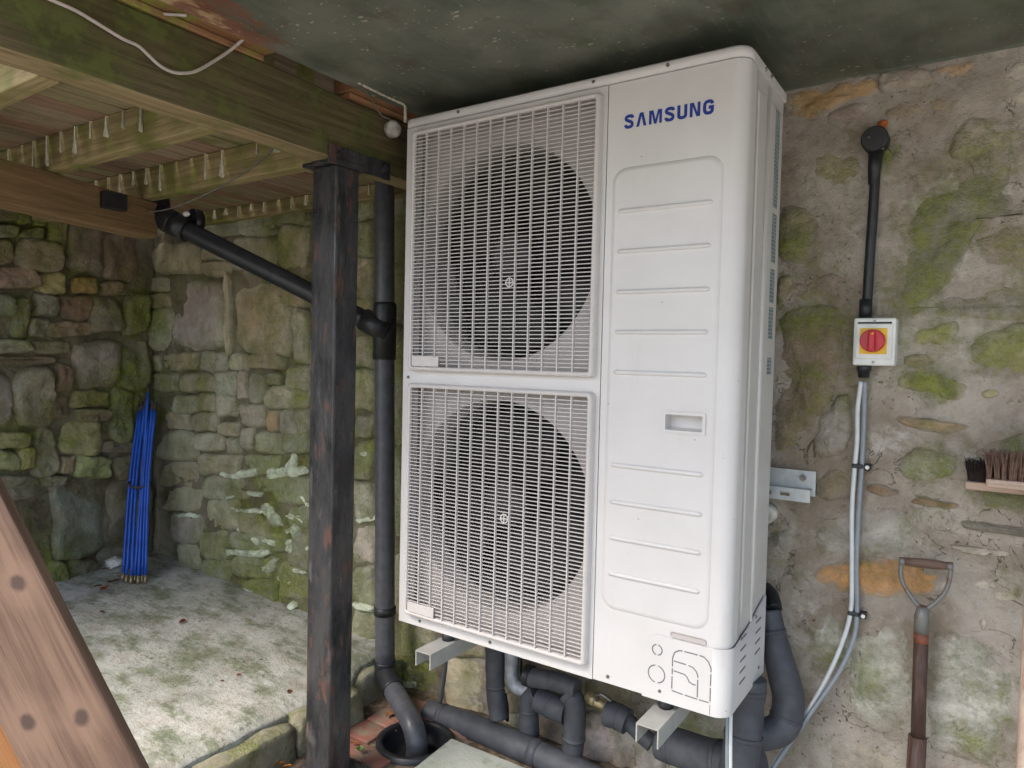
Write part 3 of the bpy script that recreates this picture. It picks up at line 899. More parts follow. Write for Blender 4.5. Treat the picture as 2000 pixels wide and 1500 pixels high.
# white lime dabs smeared in the low joints of the back wall
DABS = [[(532, 924, 14), (556, 926, 12), (590, 916, 10)], [(572, 926, 10), (574, 904, 9), (577, 882, 5)], [(440, 926, 6), (462, 930, 9), (494, 922, 8)],
        [(403, 975, 9), (420, 970, 6), (450, 968, 4)], [(462, 992, 3), (478, 998, 4), (508, 995, 4)], [(514, 984, 10), (530, 1000, 12), (546, 1024, 9)],
        [(556, 1008, 6), (580, 1010, 9), (606, 1006, 10)], [(440, 1078, 10), (460, 1082, 8), (490, 1080, 8), (528, 1076, 9)], [(508, 1112, 8), (524, 1112, 10), (540, 1090, 9)],
        [(566, 1038, 9), (578, 1032, 8), (582, 1050, 6)], [(568, 1078, 7), (572, 1060, 6)], [(565, 1186, 12), (580, 1190, 10)], [(472, 1034, 5), (490, 1040, 6), (500, 1046, 5)],
        [(578, 1112, 6), (600, 1120, 5)], [(500, 1046, 6), (506, 1060, 5)], [(590, 1010, 5), (604, 1020, 8)], [(560, 880, 4), (566, 870, 3)], [(772, 1330, 8), (810, 1334, 9)], [(350, 1010, 4), (372, 1004, 5), (392, 1010, 4)], [(450, 1000, 5), (470, 1022, 6), (476, 1040, 4)], [(516, 1056, 5), (548, 1060, 7), (566, 1056, 5)],
        [(590, 960, 8), (600, 975, 7), (606, 996, 6)], [(480, 960, 4), (505, 965, 6)], [(420, 1044, 4), (440, 1052, 5)], [(545, 1130, 5), (570, 1136, 7)], [(480, 1150, 4), (500, 1156, 5)], [(698, 880, 6), (730, 890, 8)], [(696, 1020, 7), (728, 1010, 6)], [(700, 1180, 8), (730, 1190, 8)], [(590, 1060, 6), (604, 1075, 8)]]
for d in DABS:
    up, dn = [], []
    for i, (u, v, w) in enumerate(d):
        a = d[max(0, i - 1)]
        b = d[min(len(d) - 1, i + 1)]
        dx, dy = b[0] - a[0], b[1] - a[1]
        l = math.hypot(dx, dy)
        nx, ny = -dy / l, dx / l
        w *= 1.45
        up.append((u + nx * w * 0.55, v + ny * w * 0.55))
        dn.append((u - nx * w * 0.55, v - ny * w * 0.55))
    stone(pxpoly(grow(up + dn[::-1], 1.25), 'b'), fr_back, back_wall, (0.62, 0.70, 0.56), 0, 0.0165, rough=0.011, emb=0.008, n_out=48, soft=1, mat=M_LIME, name='lime_dab', jit=0.34, tilt=0.0, edge=0.7)

# ------------------------------------------------------------------ concrete floor of the bay, kerb stones, pavers
PX1 = -0.345


def plat_z(x, y):
    return -0.27 - 0.045 * (x + 1.9) + mn.fractal(Vector((x * 3, y * 3, 1)), 1, 2, 3) * 0.006


bm = bmesh.new()
nx, ny = 150, 170
x0, x1, y0, y1 = -2.2, PX1 - 0.02, -2.6, 0.52
grid = []
for j in range(ny + 1):
    row = []
    for i in range(nx + 1):
        x = x0 + (x1 - x0) * i / nx
        y = y0 + (y1 - y0) * j / ny
        if i == nx:
            x += mn.noise(Vector((0, y * 9, 0))) * 0.012
        x -= 0.07 * max(0, min(1, (y - 0.14) / 0.14)) * (i / nx) ** 8
        z = plat_z(x, y) + mn.fractal(Vector((x * 30, y * 30, 5)), 1, 2, 2) * 0.0018
        if i >= nx - 2:
            z -= 0.004 * (i - nx + 3)
        row.append(bm.verts.new((x, y, z)))
    grid.append(row)
for j in range(ny):
    for i in range(nx):
        bm.faces.new((grid[j][i], grid[j][i + 1], grid[j + 1][i + 1], grid[j + 1][i])).smooth = True
side = [bm.verts.new((v.co.x, v.co.y, GZ - 0.06)) for v in (grid[j][nx] for j in range(ny + 1))]
for j in range(ny):
    bm.faces.new((grid[j][nx], side[j], side[j + 1], grid[j + 1][nx]))
front = [bm.verts.new((v.co.x, v.co.y, GZ - 0.06)) for v in grid[0]]
for i in range(nx):
    bm.faces.new((grid[0][i], front[i], front[i + 1], grid[0][i + 1]))
floor = tag(obj('concrete_floor', bm, M_CONC), None, None, kind='structure')


def lump(name, lo, hi, mat, parent, col=(0.3, 0.3, 0.3), moss=0.3, amp=0.012, cuts=4, round_=0.25):
    """a roughly squared stone block: subdivided, rounded and weathered"""
    bm = bmesh.new()
    lo, hi = Vector(lo), Vector(hi)
    c = (lo + hi) / 2
    bmesh.ops.create_cube(bm, size=2)
    bmesh.ops.subdivide_edges(bm, edges=bm.edges[:], cuts=cuts, use_grid_fill=True)
    hs = (hi - lo) / 2
    so = Vector((c.x * 7, c.y * 7, c.z * 7))
    for v in bm.verts:
        p = v.co.copy()
        sph = p.normalized() * 1.25
        p = p.lerp(Vector((max(-1, min(1, sph.x)), max(-1, min(1, sph.y)), max(-1, min(1, sph.z)))), round_)
        w = Vector((p.x * hs.x, p.y * hs.y, p.z * hs.z))
        nn = mn.noise_vector((w * 11) + so) * amp + mn.noise_vector((w * 38) + so) * amp * 0.35
        v.co = w + nn
    shaded(bm)
    o = obj(name, bm, mat, parent, c)
    o.color = (*col, moss)
    return o


y = -1.9
rnd = random.Random(3)
while y < 0.40:
    w = rnd.uniform(0.18, 0.34)
    ko = -0.07 * max(0, min(1, (y + w / 2 - 0.14) / 0.14))
    lump('kerb_stone', (PX1 + ko - 0.035, y + 0.004, GZ - 0.05), (PX1 + ko + rnd.uniform(0.03, 0.045), min(y + w, 0.44) - 0.004, plat_z(PX1, y) - rnd.uniform(0.010, 0.022)),
         M_STONE, floor, rnd.choice((GREY, GRN, (0.38, 0.36, 0.31))), rnd.uniform(0.8, 1.5), amp=0.014, round_=0.22, cuts=7)
    y += w

GC = Vector((-0.075, 0.165, GZ))     # gully centre
GR = 0.100
bm = bmesh.new()
es = []
for L in ([(-0.43, -1.6), (0.75, -1.6), (0.75, WY - 0.002), (-0.43, WY - 0.002)], [(GC.x + (GR + 0.012) * math.cos(i * math.pi / 16), GC.y + (GR + 0.012) * math.sin(i * math.pi / 16)) for i in range(32)]):
    vs = [bm.verts.new((p[0], p[1], GZ - 0.012)) for p in L]
    es += [bm.edges.new((vs[i], vs[(i + 1) % len(vs)])) for i in range(len(vs))]
bmesh.ops.triangle_fill(bm, edges=es, use_beauty=True)
bmesh.ops.recalc_face_normals(bm, faces=bm.faces[:])
paving = tag(obj('brick_paving', bm, M_SOIL), None, None, kind='structure')
rnd = random.Random(11)
bx, by = 0.205, 0.1025
brick_me = []
for k in range(4):
    bm = bmesh.new()
    box(bm, (-bx / 2 + .004, -by / 2 + .004, -0.045), (bx / 2 - .004, by / 2 - .004, 0), 0.005, 2)
    for v in bm.verts:
        v.co += mn.noise_vector(v.co * 20 + Vector((k * 9, 0, 0))) * 0.0025
    shaded(bm)
    me = bpy.data.meshes.new('brick')
    bm.to_mesh(me)
    bm.free()
    me.materials.append(M_BRICK)
    brick_me.append(me)
for r in range(-9, 5):
    for q in range(-3, 5):
        x = -0.16 + q * bx + (r % 2) * bx / 2
        yy = 0.02 + r * by
        if x - bx / 2 < PX1 + 0.03 or yy > WY - 0.06:
            continue
        if (Vector((x, yy)) - GC.xy).length < GR + 0.055:
            continue
        if x > 0.04 and yy > -0.10:
            continue
        o = link('brick', brick_me[rnd.randrange(4)], None, paving, (x, yy, GZ + rnd.uniform(-0.004, 0.003)))
        o.rotation_euler = (rnd.uniform(-.02, .02), rnd.uniform(-.02, .02), rnd.uniform(-.02, .02))
# cut bricks round the gully
for (x, yy, w, d) in ((-0.245, 0.12, 0.11, 0.098), (-0.235, 0.225, 0.13, 0.098), (-0.20, 0.33, 0.19, 0.10), (-0.06, 0.335, 0.085, 0.10), (-0.29, 0.33, 0.03, 0.1)):
    bm = bmesh.new()
    box(bm, (-w / 2, -d / 2, -0.045), (w / 2, d / 2, 0), 0.005, 2)
    shaded(bm)
    obj('brick', bm, M_BRICK, paving, (x, yy, GZ - 0.002))

# pale green concrete pad at the bottom
bm = bmesh.new()
c0 = at(805, 1500, 2, GZ + 0.01)
c1 = at(876, 1438, 2, GZ + 0.01)
P = [(c0.x, c0.y), (c1.x + 0.01, c1.y), (0.30, 0.235), (1.4, 0.26), (1.9, 0.26), (1.9, -0.6), (0.55, -0.6), (c0.x + (c0.x - c1.x) * 2.5, c0.y + (c0.y - c1.y) * 2.5)]
bot = [bm.verts.new((p[0], p[1], GZ - 0.058)) for p in P]
top = [bm.verts.new((p[0], p[1], GZ + 0.012)) for p in P]
bm.faces.new(top)
for i in range(len(P)):
    bm.faces.new((bot[i], bot[(i + 1) % len(P)], top[(i + 1) % len(P)], top[i]))
bmesh.ops.recalc_face_normals(bm, faces=bm.faces[:])
pe = [e for e in bm.edges if all(v in top for v in e.verts)]
bmesh.ops.bevel(bm, geom=pe, offset=0.008, segments=2, affect='EDGES')
g = G('green tinged concrete')
n_ = g.noise(6, detail=8)
cc = g.mix(g.step(n_, 0.35, 0.65), (0.30, 0.335, 0.285), (0.43, 0.45, 0.41))
cc = g.mix(g.step(g.noise(14), 0.55, 0.7, 0, 0.6), cc, (0.17, 0.21, 0.12))
cc = g.mix(g.step(g.noise(120), 0.6, 0.75, 0, 0.35), cc, (0.12, 0.12, 0.10))
M_PAD = g.out(cc, 0.9, g.bump(g.noise(80), 0.5, 0.005), spec=0.25)
tag(obj('concrete_path', bm, M_PAD), None, None, kind='structure')

# ------------------------------------------------------------------ ceiling panel
bm = bmesh.new()
n1 = 60
cx0, cx1, cy0, cy1 = -0.06, 3.2, -1.12, WY - 0.004
gr = []
for j in range(n1 + 1):
    row = []
    for i in range(n1 + 1):
        x = cx0 + (cx1 - cx0) * i / n1
        y = cy0 + (cy1 - cy0) * j / n1
        row.append(bm.verts.new((x, y, CZ + 0.004 * mn.noise(Vector((x * 1.7, y * 1.7, 0))))))
    gr.append(row)
for j in range(n1):
    for i in range(n1):
        bm.faces.new((gr[j][i], gr[j + 1][i], gr[j + 1][i + 1], gr[j][i + 1])).smooth = True
t4 = [bm.verts.new((x, y, CZ + 0.06)) for x, y in ((cx0, cy0), (cx1, cy0), (cx1, cy1), (cx0, cy1))]
bm.faces.new(t4)
bm.faces.new([t4[0], t4[1]] + gr[0][::-1])
bm.faces.new([t4[2], t4[3]] + gr[n1])
bm.faces.new([t4[1], t4[2]] + [gr[j][n1] for j in range(n1, -1, -1)])
bm.faces.new([t4[3], t4[0]] + [gr[j][0] for j in range(n1 + 1)])
tag(obj('ceiling_panel', bm, M_CEIL), 'dark green flaking painted panel forming the ceiling over the heat pump', 'ceiling panel')

# ------------------------------------------------------------------ timber deck overhead on the left
deck = thing('timber_deck', 'algae stained timber deck seen from below, resting on beams at upper left', 'deck', (-1.0, -0.6, 1.285))
DO = Vector(deck.location)


def part_box(name, a, b, mat, parent, org, bev=0.003, wob=0.0, sub=0):
    c = (Vector(a) + Vector(b)) / 2
    bm = bmesh.new()
    box(bm, Vector(a) - c, Vector(b) - c, bev, 2 if bev else 1)
    if sub:
        d = [abs(a[i] - b[i]) for i in range(3)]
        ax = d.index(max(d))
        es = [e for e in bm.edges if abs((e.verts[0].co - e.verts[1].co)[ax]) > d[ax] * 0.7]
        bmesh.ops.subdivide_edges(bm, edges=es, cuts=sub)
        for v in bm.verts:
            q = (v.co + c) * 5
            nv = mn.noise_vector(q) * wob
            nv[ax] = 0
            v.co += nv
    return obj(name, bm, mat, parent, c - org)


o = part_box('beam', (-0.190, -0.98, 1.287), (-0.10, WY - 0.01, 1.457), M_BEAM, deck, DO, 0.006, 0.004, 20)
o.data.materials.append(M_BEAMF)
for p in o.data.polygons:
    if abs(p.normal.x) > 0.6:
        p.material_index = 1  # sides get the shade-darkened wood, the underside stays paler
b2a, b2b = Vector((-0.812, -0.98, 0)), Vector((-1.117, -0.085, 0))      # face line of the bearer under the joists
b2d = (b2b - b2a).normalized()
b2n = Vector((-b2d.y, b2d.x, 0)) * -1 if b2d.y < 0 else Vector((b2d.y, -b2d.x, 0))
bm = bmesh.new()
L2 = (b2b - b2a).length
box(bm, (0, -0.09, 1.160), (L2, 0, 1.2865), 0.006, 2)
es = [e for e in bm.edges if abs((e.verts[0].co - e.verts[1].co).x) > L2 * 0.7]
bmesh.ops.subdivide_edges(bm, edges=es, cuts=16)
for v in bm.verts:
    q = mn.noise_vector(v.co * 5) * 0.003
    v.co += Vector((0, q.y, q.z))
o = obj('bearer', bm, M_BEARER, deck)
mb = Matrix(((b2d.x, b2n.x, 0, b2a.x), (b2d.y, b2n.y, 0, b2a.y), (0, 0, 1, 0), (0, 0, 0, 1)))
o.matrix_local = Matrix.Translation(-DO) @ mb


def at_bearer(u, v, off=0.0):
    x, y = (u - 1000) / CF, (v - 750) / CF
    d = Vector([CR[0][i] * x + CR[1][i] * y + CR[2][i] for i in range(3)])
    t = (b2a + b2n * off - CC).dot(b2n) / d.dot(b2n)
    return CC + d * t



BZ = 1.392
GAP0, PITCH = -0.548, 0.0875
x = GAP0 + PITCH * 4
joists = []
for (yj, zb) in ((-0.850, 1.288), (-0.500, 1.288), (-0.150, 1.288), (0.395, 1.335)):
    j = part_box('joist', (-1.97, yj, zb), (-0.192, yj + 0.045, BZ - 0.001), M_JOIST, deck, DO, 0.004, 0.003, 12)
    joists.append((j, yj, zb))
rnd = random.Random(21)
for (j, yj, zb) in joists[:4]:
    for k in range(-2, 15):
        gx = GAP0 - PITCH * k + rnd.uniform(-0.004, 0.004)
        if not -1.9 < gx < -0.22 or rnd.random() < 0.1:
            continue
        L_ = rnd.uniform(0.4, 0.95) * (BZ - zb)
        w = rnd.choice((0.004, 0.006, 0.008, 0.011, 0.015))
        yy = yj - 0.0045
        bm = bmesh.new()
        sh = [(-0.0012, -0.002), (0.0012, -0.002), (w * 0.40, -L_ * 0.5), (w * 0.95, -L_ * 0.93), (w * 0.3, -L_), (-w * 0.5, -L_ * 0.94), (-w, -L_ * 0.9), (-w * 0.4, -L_ * 0.5)]
        a = [bm.verts.new((p[0], 0, p[1])) for p in sh]
        b = [bm.verts.new(v.co + Vector((0, 0.004, 0))) for v in a]
        bm.faces.new(a)
        for i in range(8):
            bm.faces.new((a[i], a[(i + 1) % 8], b[(i + 1) % 8], b[i]))
        bmesh.ops.recalc_face_normals(bm, faces=bm.faces[:])
        obj('drip_streak', bm, M_DRIP, j, Vector((gx, yy, BZ)) - (Vector(j.location) + DO))
k = 0
x = GAP0 + PITCH * 4
while x > -2.0:
    gap = 0.007 if k % 3 else 0.010
    xa, xb = x - PITCH + gap / 2, x - gap / 2
    xb = min(xb, -0.1925)
    if xb - xa > 0.02:
        part_box('deck_board', (xa, -0.98, BZ), (xb, WY - 0.012, BZ + 0.028), rnd.choice(M_BOARDS), deck, DO, 0.007, 0.0012, 14)
    x -= PITCH
    k += 1
# packing battens on the beam, under the ceiling panel's edge
part_box('batten', (-0.155, -0.98, 1.4585), (-0.098, -0.40, 1.4725), M_BATTEN, deck, DO, 0.002)
part_box('batten', (-0.155, -0.13, 1.4585), (-0.093, WY - 0.012, 1.4725), M_BATTEN, deck, DO, 0.002)
part_box('soffit_board', (-0.150, -0.98, 1.4745), (-0.0580, -0.395, 1.53), M_BATTEN, deck, DO, 0.002)
part_box('soffit_board', (-0.150, -0.135, 1.4745), (-0.0580, WY - 0.012, 1.53), M_BATTEN, deck, DO, 0.002)
part_box('soffit_board', (-0.160, -0.394, 1.531), (-0.0600, -0.136, 1.55), M_BOARD, deck, DO, 0.002)
for ya, yb, mm in ((-0.394, -0.33, M_JOIST), (-0.329, -0.262, M_BEAM), (-0.261, -0.20, M_JOIST), (-0.199, -0.136, M_BEAM)):
    part_box('blocking', (-0.20, ya, 1.4575), (-0.1505 - 0.01 * (mm is M_BEAM), yb, 1.5305), mm, deck, DO, 0.002)
part_box('soffit_board', (-0.60, -0.98, 1.4765), (-0.1515, WY - 0.012, 1.53), M_BOARD, deck, DO, 0.002)

# ------------------------------------------------------------------ steel post
post = thing('steel_post', 'black painted rusty square steel post holding up the timber beam', 'post', (-0.148, -0.124, GZ))
PO = Vector(post.location)
part_box('shaft', (-0.197, -0.167, GZ - 0.05), (-0.100, -0.083, 1.273), M_POST, post, PO, 0.006)
part_box('top_plate', (-0.225, -0.180, 1.2735), (-0.088, -0.05, 1.2855), M_POST, post, PO, 0.003)
part_box('cleat', (-0.0985, -0.20, 1.268), (-0.090, 0.03, 1.318), M_POST, post, PO, 0.002)
part_box('cleat', (-0.205, -0.155, 1.225), (-0.198, -0.10, 1.2620), M_POST, post, PO, 0.002)
for (yy, zz) in ((-0.165, 1.295), (0.0, 1.295)):
    bm = bmesh.new()
    bmesh.ops.create_cone(bm, cap_ends=True, segments=6, radius1=0.011, radius2=0.011, depth=0.012, matrix=Matrix.Translation((-0.086, yy, zz)) @ Matrix.Rotation(math.pi / 2, 4, 'Y'))
    obj('bolt', bm, M_POST, post, -PO)
part_box('base_plate', (-0.245, -0.225, GZ - 0.002), (-0.05, -0.03, GZ + 0.010), M_POST, post, PO, 0.002)

# ------------------------------------------------------------------ heat pump unit
W_, H_, D_ = 0.94, 1.42, 0.315
unit = thing('heat_pump', 'tall white twin fan heat pump unit with blue lettering hung on the stone wall', 'heat pump', (W_ / 2, D_ / 2, 0))
UO = Vector(unit.location)
XS = 0.622        # seam between fan panel and service panel
ZT = H_ - 0.026


def up(name, bm, mat, parent=None, smooth=False):
    return obj(name, bm, mat, parent or unit, -UO if parent is None else None, smooth)


# top cover: plan with rounded front corners, dropped lip
def plan(x0, x1, y0, y1, rl, rr, n=8):
    P = [(x0, y1)]
    for i in range(n + 1):
        a = math.pi + (math.pi / 2) * i / n
        P.append((x0 + rl + rl * math.cos(a), y0 + rl + rl * math.sin(a)))
    for i in range(n + 1):
        a = 1.5 * math.pi + (math.pi / 2) * i / n
        P.append((x1 - rr + rr * math.cos(a), y0 + rr + rr * math.sin(a)))
    P.append((x1, y1))
    return P


bm = bmesh.new()
P = plan(-0.003, W_ + 0.003, -0.004, D_ + 0.003, 0.014, 0.034)
lo = [bm.verts.new((x, y, ZT + 0.0015)) for x, y in P]
m1 = [bm.verts.new((x, y, H_ - 0.005)) for x, y in P]
P2 = plan(0.001, W_ - 0.001, 0.0, D_, 0.012, 0.031)
hi = [bm.verts.new((x, y, H_)) for x, y in P2]
n = len(P)
for a, b in ((lo, m1), (m1, hi)):
    for i in range(n):
        f = bm.faces.new((a[i], a[(i + 1) % n], b[(i + 1) % n], b[i]))
        f.smooth = i not in (n - 1, n - 2, 0)
bm.faces.new(hi)
bm.faces.new(lo[::-1])
up('top_cover', bm, M_CASE)

# fan panel: stiles and rails round the two grille openings
GX0, GX1 = 0.034, 0.609
GZS = ((0.720, 1.377), (0.033, 0.683))
bm = bmesh.new()
th = 0.02
gi = 0.006
box(bm, (0.0, 0.0, 0.0), (GX0 + gi, th, ZT))
box(bm, (GX1 - gi, 0.0, 0.0), (XS - 0.0012, th, ZT))
for z0, z1 in ((0.0, GZS[1][0] + gi), (GZS[1][1] - gi, GZS[0][0] + gi), (GZS[0][1] - gi, ZT)):
    box(bm, (GX0 + gi, 0.0, z0), (GX1 - gi, th, z1))
up('fan_panel', bm, M_CASE)

# service panel: flat sheet with a hole for the grip, wrapped round the corner
HX0, HX1, HZ0, HZ1 = 0.786, 0.871, 0.609, 0.645
RC = 0.032
bm = bmesh.new()
outer = [(XS + 0.0012, 0.002), (W_ - RC, 0.002), (W_ - RC, ZT), (XS + 0.0012, ZT)]
inner = [(HX0, HZ0), (HX1, HZ0), (HX1, HZ1), (HX0, HZ1)]


def sheet_with_hole(bm, outer, inner, y):
    es = []
    loops = []
    for L in (outer, inner):
        vs = [bm.verts.new((p[0], y, p[1])) for p in L]
        loops.append(vs)
        es += [bm.edges.new((vs[i], vs[(i + 1) % len(vs)])) for i in range(len(vs))]
    bmesh.ops.triangle_fill(bm, edges=es, use_beauty=True)
    return loops


lp = sheet_with_hole(bm, outer, inner, 0.0)
cyl = []
for i in range(13):
    a = 1.5 * math.pi + (math.pi / 2) * i / 12
    cyl.append((W_ - RC + RC * math.cos(a), RC + RC * math.sin(a)))
cyl += [(W_, 0.060), (W_, 0.078), (W_ - 0.004, 0.081)]
prev = None
for (x, y) in cyl:
    cur = (bm.verts.new((x, y, 0.002)), bm.verts.new((x, y, ZT)))
    if prev:
        f = bm.faces.new((prev[0], cur[0], cur[1], prev[1]))
        f.smooth = True
    prev = cur
# seam return at the left
a = bm.verts.new((XS + 0.0012, 0, 0.002)); b = bm.verts.new((XS + 0.0012, 0, ZT)); c = bm.verts.new((XS + 0.0012, 0.02, ZT)); d = bm.verts.new((XS + 0.0012, 0.02, 0.002))
bm.faces.new((a, b, c, d))
bmesh.ops.recalc_face_normals(bm, faces=bm.faces[:])
up('service_panel', bm, M_CASE)


def rrect(x0, x1, z0, z1, r, n=6):
    P = []
    for cx, cz, a0 in ((x1 - r, z1 - r, 0), (x0 + r, z1 - r, 90), (x0 + r, z0 + r, 180), (x1 - r, z0 + r, 270)):
        for i in range(n + 1):
            a = math.radians(a0 + 90 * i / n)
            P.append((cx + r * math.cos(a), cz + r * math.sin(a)))
    return P


# embossed field with soft edge (grip hole kept open)
bm = bmesh.new()
A = rrect(0.640, 0.896, 0.180, 1.200, 0.034)
B = rrect(0.644, 0.892, 0.184, 1.196, 0.031)
Cc = rrect(0.650, 0.886, 0.190, 1.190, 0.027)
la = [bm.verts.new((p[0], -0.0003, p[1])) for p in A]
lb = [bm.verts.new((p[0], -0.0036, p[1])) for p in B]
lc = [bm.verts.new((p[0], -0.0045, p[1])) for p in Cc]
n = len(A)
for q, r_ in ((la, lb), (lb, lc)):
    for i in range(n):
        bm.faces.new((q[i], q[(i + 1) % n], r_[(i + 1) % n], r_[i])).smooth = True
hv = [bm.verts.new((p[0], -0.0045, p[1])) for p in inner]
es = [bm.edges.get((lc[i], lc[(i + 1) % n])) for i in range(n)] + [bm.edges.new((hv[i], hv[(i + 1) % 4])) for i in range(4)]
bmesh.ops.triangle_fill(bm, edges=es, use_beauty=True)
bmesh.ops.recalc_face_normals(bm, faces=bm.faces[:])
up('embossed_field', bm, M_CASE)

for zr in (1.1005, 1.009, 0.9165, 0.825, 0.733, 0.5185, 0.4325, 0.349, 0.2645):
    bm = bmesh.new()
    P = [(0.660 + 0.002, zr), (0.662, zr)]
    prof = [(0.0, 0.0056), (0.0046, 0.0040), (0.0062, 0.0), (0.0046, -0.0040), (0.0, -0.0056)]
    rings = []
    for (xx, s) in ((0.657, 0.15), (0.661, 0.9), (0.668, 1), (0.865, 1), (0.872, 0.9), (0.876, 0.15)):
        rings.append([bm.verts.new((xx, -0.0043 - d_ * s, zr + e * s)) for d_, e in prof])
    for p, q in zip(rings, rings[1:]):
        for i in range(4):
            bm.faces.new((p[i], q[i], q[i + 1], p[i + 1])).smooth = True
    bmesh.ops.recalc_face_normals(bm, faces=bm.faces[:])
    up('rib', bm, M_CASE)

# recessed grip with raised rim
bm = bmesh.new()
rim_o = rrect(HX0 - 0.006, HX1 + 0.006, HZ0 - 0.006, HZ1 + 0.006, 0.004, 3)
rim_i = rrect(HX0 + 0.001, HX1 - 0.001, HZ0 + 0.001, HZ1 - 0.001, 0.002, 3)
n = len(rim_o)
o0 = [bm.verts.new((p[0], -0.0047, p[1])) for p in rim_o]
o1 = [bm.verts.new((p[0], -0.0080, p[1])) for p in rim_o]
i1 = [bm.verts.new((p[0], -0.0080, p[1])) for p in rim_i]
i0 = [bm.verts.new((p[0] * 0.96 + 0.04 * 0.8285, 0.024, p[1] + 0.004)) for p in rim_i]
for a, b in ((o0, o1), (o1, i1), (i1, i0)):
    for i in range(n):
        bm.faces.new((a[i], a[(i + 1) % n], b[(i + 1) % n], b[i]))
bm.faces.new(i0)
bmesh.ops.recalc_face_normals(bm, faces=bm.faces[:])
up('grip', bm, M_CASE)

# service cover at the lower right, wrapping round the corner, with knock-outs
bm = bmesh.new()
ZC = 0.148
arc = []
for i in range(9):
    a = math.pi - (math.pi / 2) * i / 8
    arc.append((0.750 + 0.036 + 0.036 * math.cos(a), ZC - 0.040 + 0.040 * math.sin(a)))
off = 0.0042
flat = [(0.750, 0.0)] + arc
f_out = [(p[0], -off, p[1]) for p in flat]
cvs = [bm.verts.new(p) for p in f_out]
e1 = bm.verts.new((W_ - RC, -off, ZC)); e0 = bm.verts.new((W_ - RC, -off, 0.0))
bm.faces.new(cvs + [e1, e0])
bck = [bm.verts.new((p[0], -0.0004, p[1])) for p in flat]
for i in range(len(flat) - 1):
    bm.faces.new((cvs[i], bck[i], bck[i + 1], cvs[i + 1]))
be1 = bm.verts.new((W_ - RC, -0.0004, ZC))
bm.faces.new((cvs[-1], bck[-1], be1, e1))
prev = (e0, e1, be1)
for (x, y) in [(W_ - RC + (RC + off) * math.cos(1.5 * math.pi + math.pi / 2 * i / 12), RC + (RC + off) * math.sin(1.5 * math.pi + math.pi / 2 * i / 12)) for i in range(1, 13)] + [(W_ + off, 0.145), (W_ + off, 0.292)]:
    zt = ZC if y < 0.05 else (ZC + 0.008 if y < 0.2 else 0.19)
    cur = (bm.verts.new((x, y, 0.0)), bm.verts.new((x, y, zt)), bm.verts.new((x - (off if y > RC else 0), y, zt)))
    bm.faces.new((prev[0], prev[1], cur[1], cur[0])).smooth = True
    bm.faces.new((prev[1], prev[2], cur[2], cur[1]))
    prev = cur
bmesh.ops.recalc_face_normals(bm, faces=bm.faces[:])
cover = up('service_cover', bm, M_CASE)


def ribbon(bm, pts, w, y, closed=False):
    """flat stroke in the x-z plane"""
    P = [Vector(p) for p in pts]
    n = len(P)
    L, R = [], []
    for i in range(n):
        a = P[(i - 1) % n] if (closed or i) else P[i]
        b = P[(i + 1) % n] if (closed or i < n - 1) else P[i]
        d1 = (P[i] - a).normalized() if (P[i] - a).length > 1e-9 else (b - P[i]).normalized()
        d2 = (b - P[i]).normalized() if (b - P[i]).length > 1e-9 else d1
        t = (d1 + d2)
        t = t.normalized() if t.length > 1e-6 else d1
        nv = Vector((-t.y, t.x))
        k = 1 / max(0.5, abs(nv.dot(Vector((-d1.y, d1.x)))))
        L.append(bm.verts.new((P[i].x + nv.x * w / 2 * k, y, P[i].y + nv.y * w / 2 * k)))
        R.append(bm.verts.new((P[i].x - nv.x * w / 2 * k, y, P[i].y - nv.y * w / 2 * k)))
    for i in range(n if closed else n - 1):
        j = (i + 1) % n
        bm.faces.new((L[i], L[j], R[j], R[i]))


def circ(cx, cz, r, a0, a1, n=14):
    return [(cx + r * math.cos(math.radians(a0 + (a1 - a0) * i / n)), cz + r * math.sin(math.radians(a0 + (a1 - a0) * i / n))) for i in range(n + 1)]


ky = -off - 0.0005
KW = 0.0026
for (cx, cz, r) in ((0.7835, 0.114, 0.0115), (0.7835, 0.059, 0.0195)):
    bm = bmesh.new()
    ribbon(bm, circ(cx, cz, r, 100, 260), KW, ky)
    up('knockout_arc', bm, M_GROOVE)
    bm = bmesh.new()
    ribbon(bm, circ(cx, cz, r, -80, 80), KW, ky)
    up('knockout_arc', bm, M_GROOVE)
kr = [(0.820, 0.036), (0.820, 0.064)], [(0.820, 0.068), (0.820, 0.082)], [(0.820, 0.086), (0.820, 0.105), (0.824, 0.118), (0.834, 0.125), (0.842, 0.126)], \
    [(0.846, 0.126), (0.876, 0.126)], [(0.880, 0.126), (0.890, 0.125), (0.900, 0.117), (0.906, 0.104), (0.906, 0.096)], [(0.906, 0.092), (0.906, 0.066)], [(0.906, 0.062), (0.906, 0.032)], \
    [(0.820, 0.032), (0.846, 0.030)], [(0.850, 0.030), (0.878, 0.029)], [(0.882, 0.029), (0.903, 0.029)], \
    [(0.823, 0.099), (0.851, 0.098)], [(0.856, 0.0975), (0.866, 0.096), (0.874, 0.089), (0.878, 0.080), (0.878, 0.076)], [(0.878, 0.072), (0.878, 0.033)], \
    [(0.823, 0.077), (0.848, 0.0755), (0.854, 0.071), (0.859, 0.062), (0.866, 0.059), (0.874, 0.059)], [(0.906, 0.024), (0.906, 0.002)]
for s in kr:
    bm = bmesh.new()
    ribbon(bm, s, KW if s[0] != (0.906, 0.024) else 0.0012, ky)
    up('knockout_line', bm, M_GROOVE)
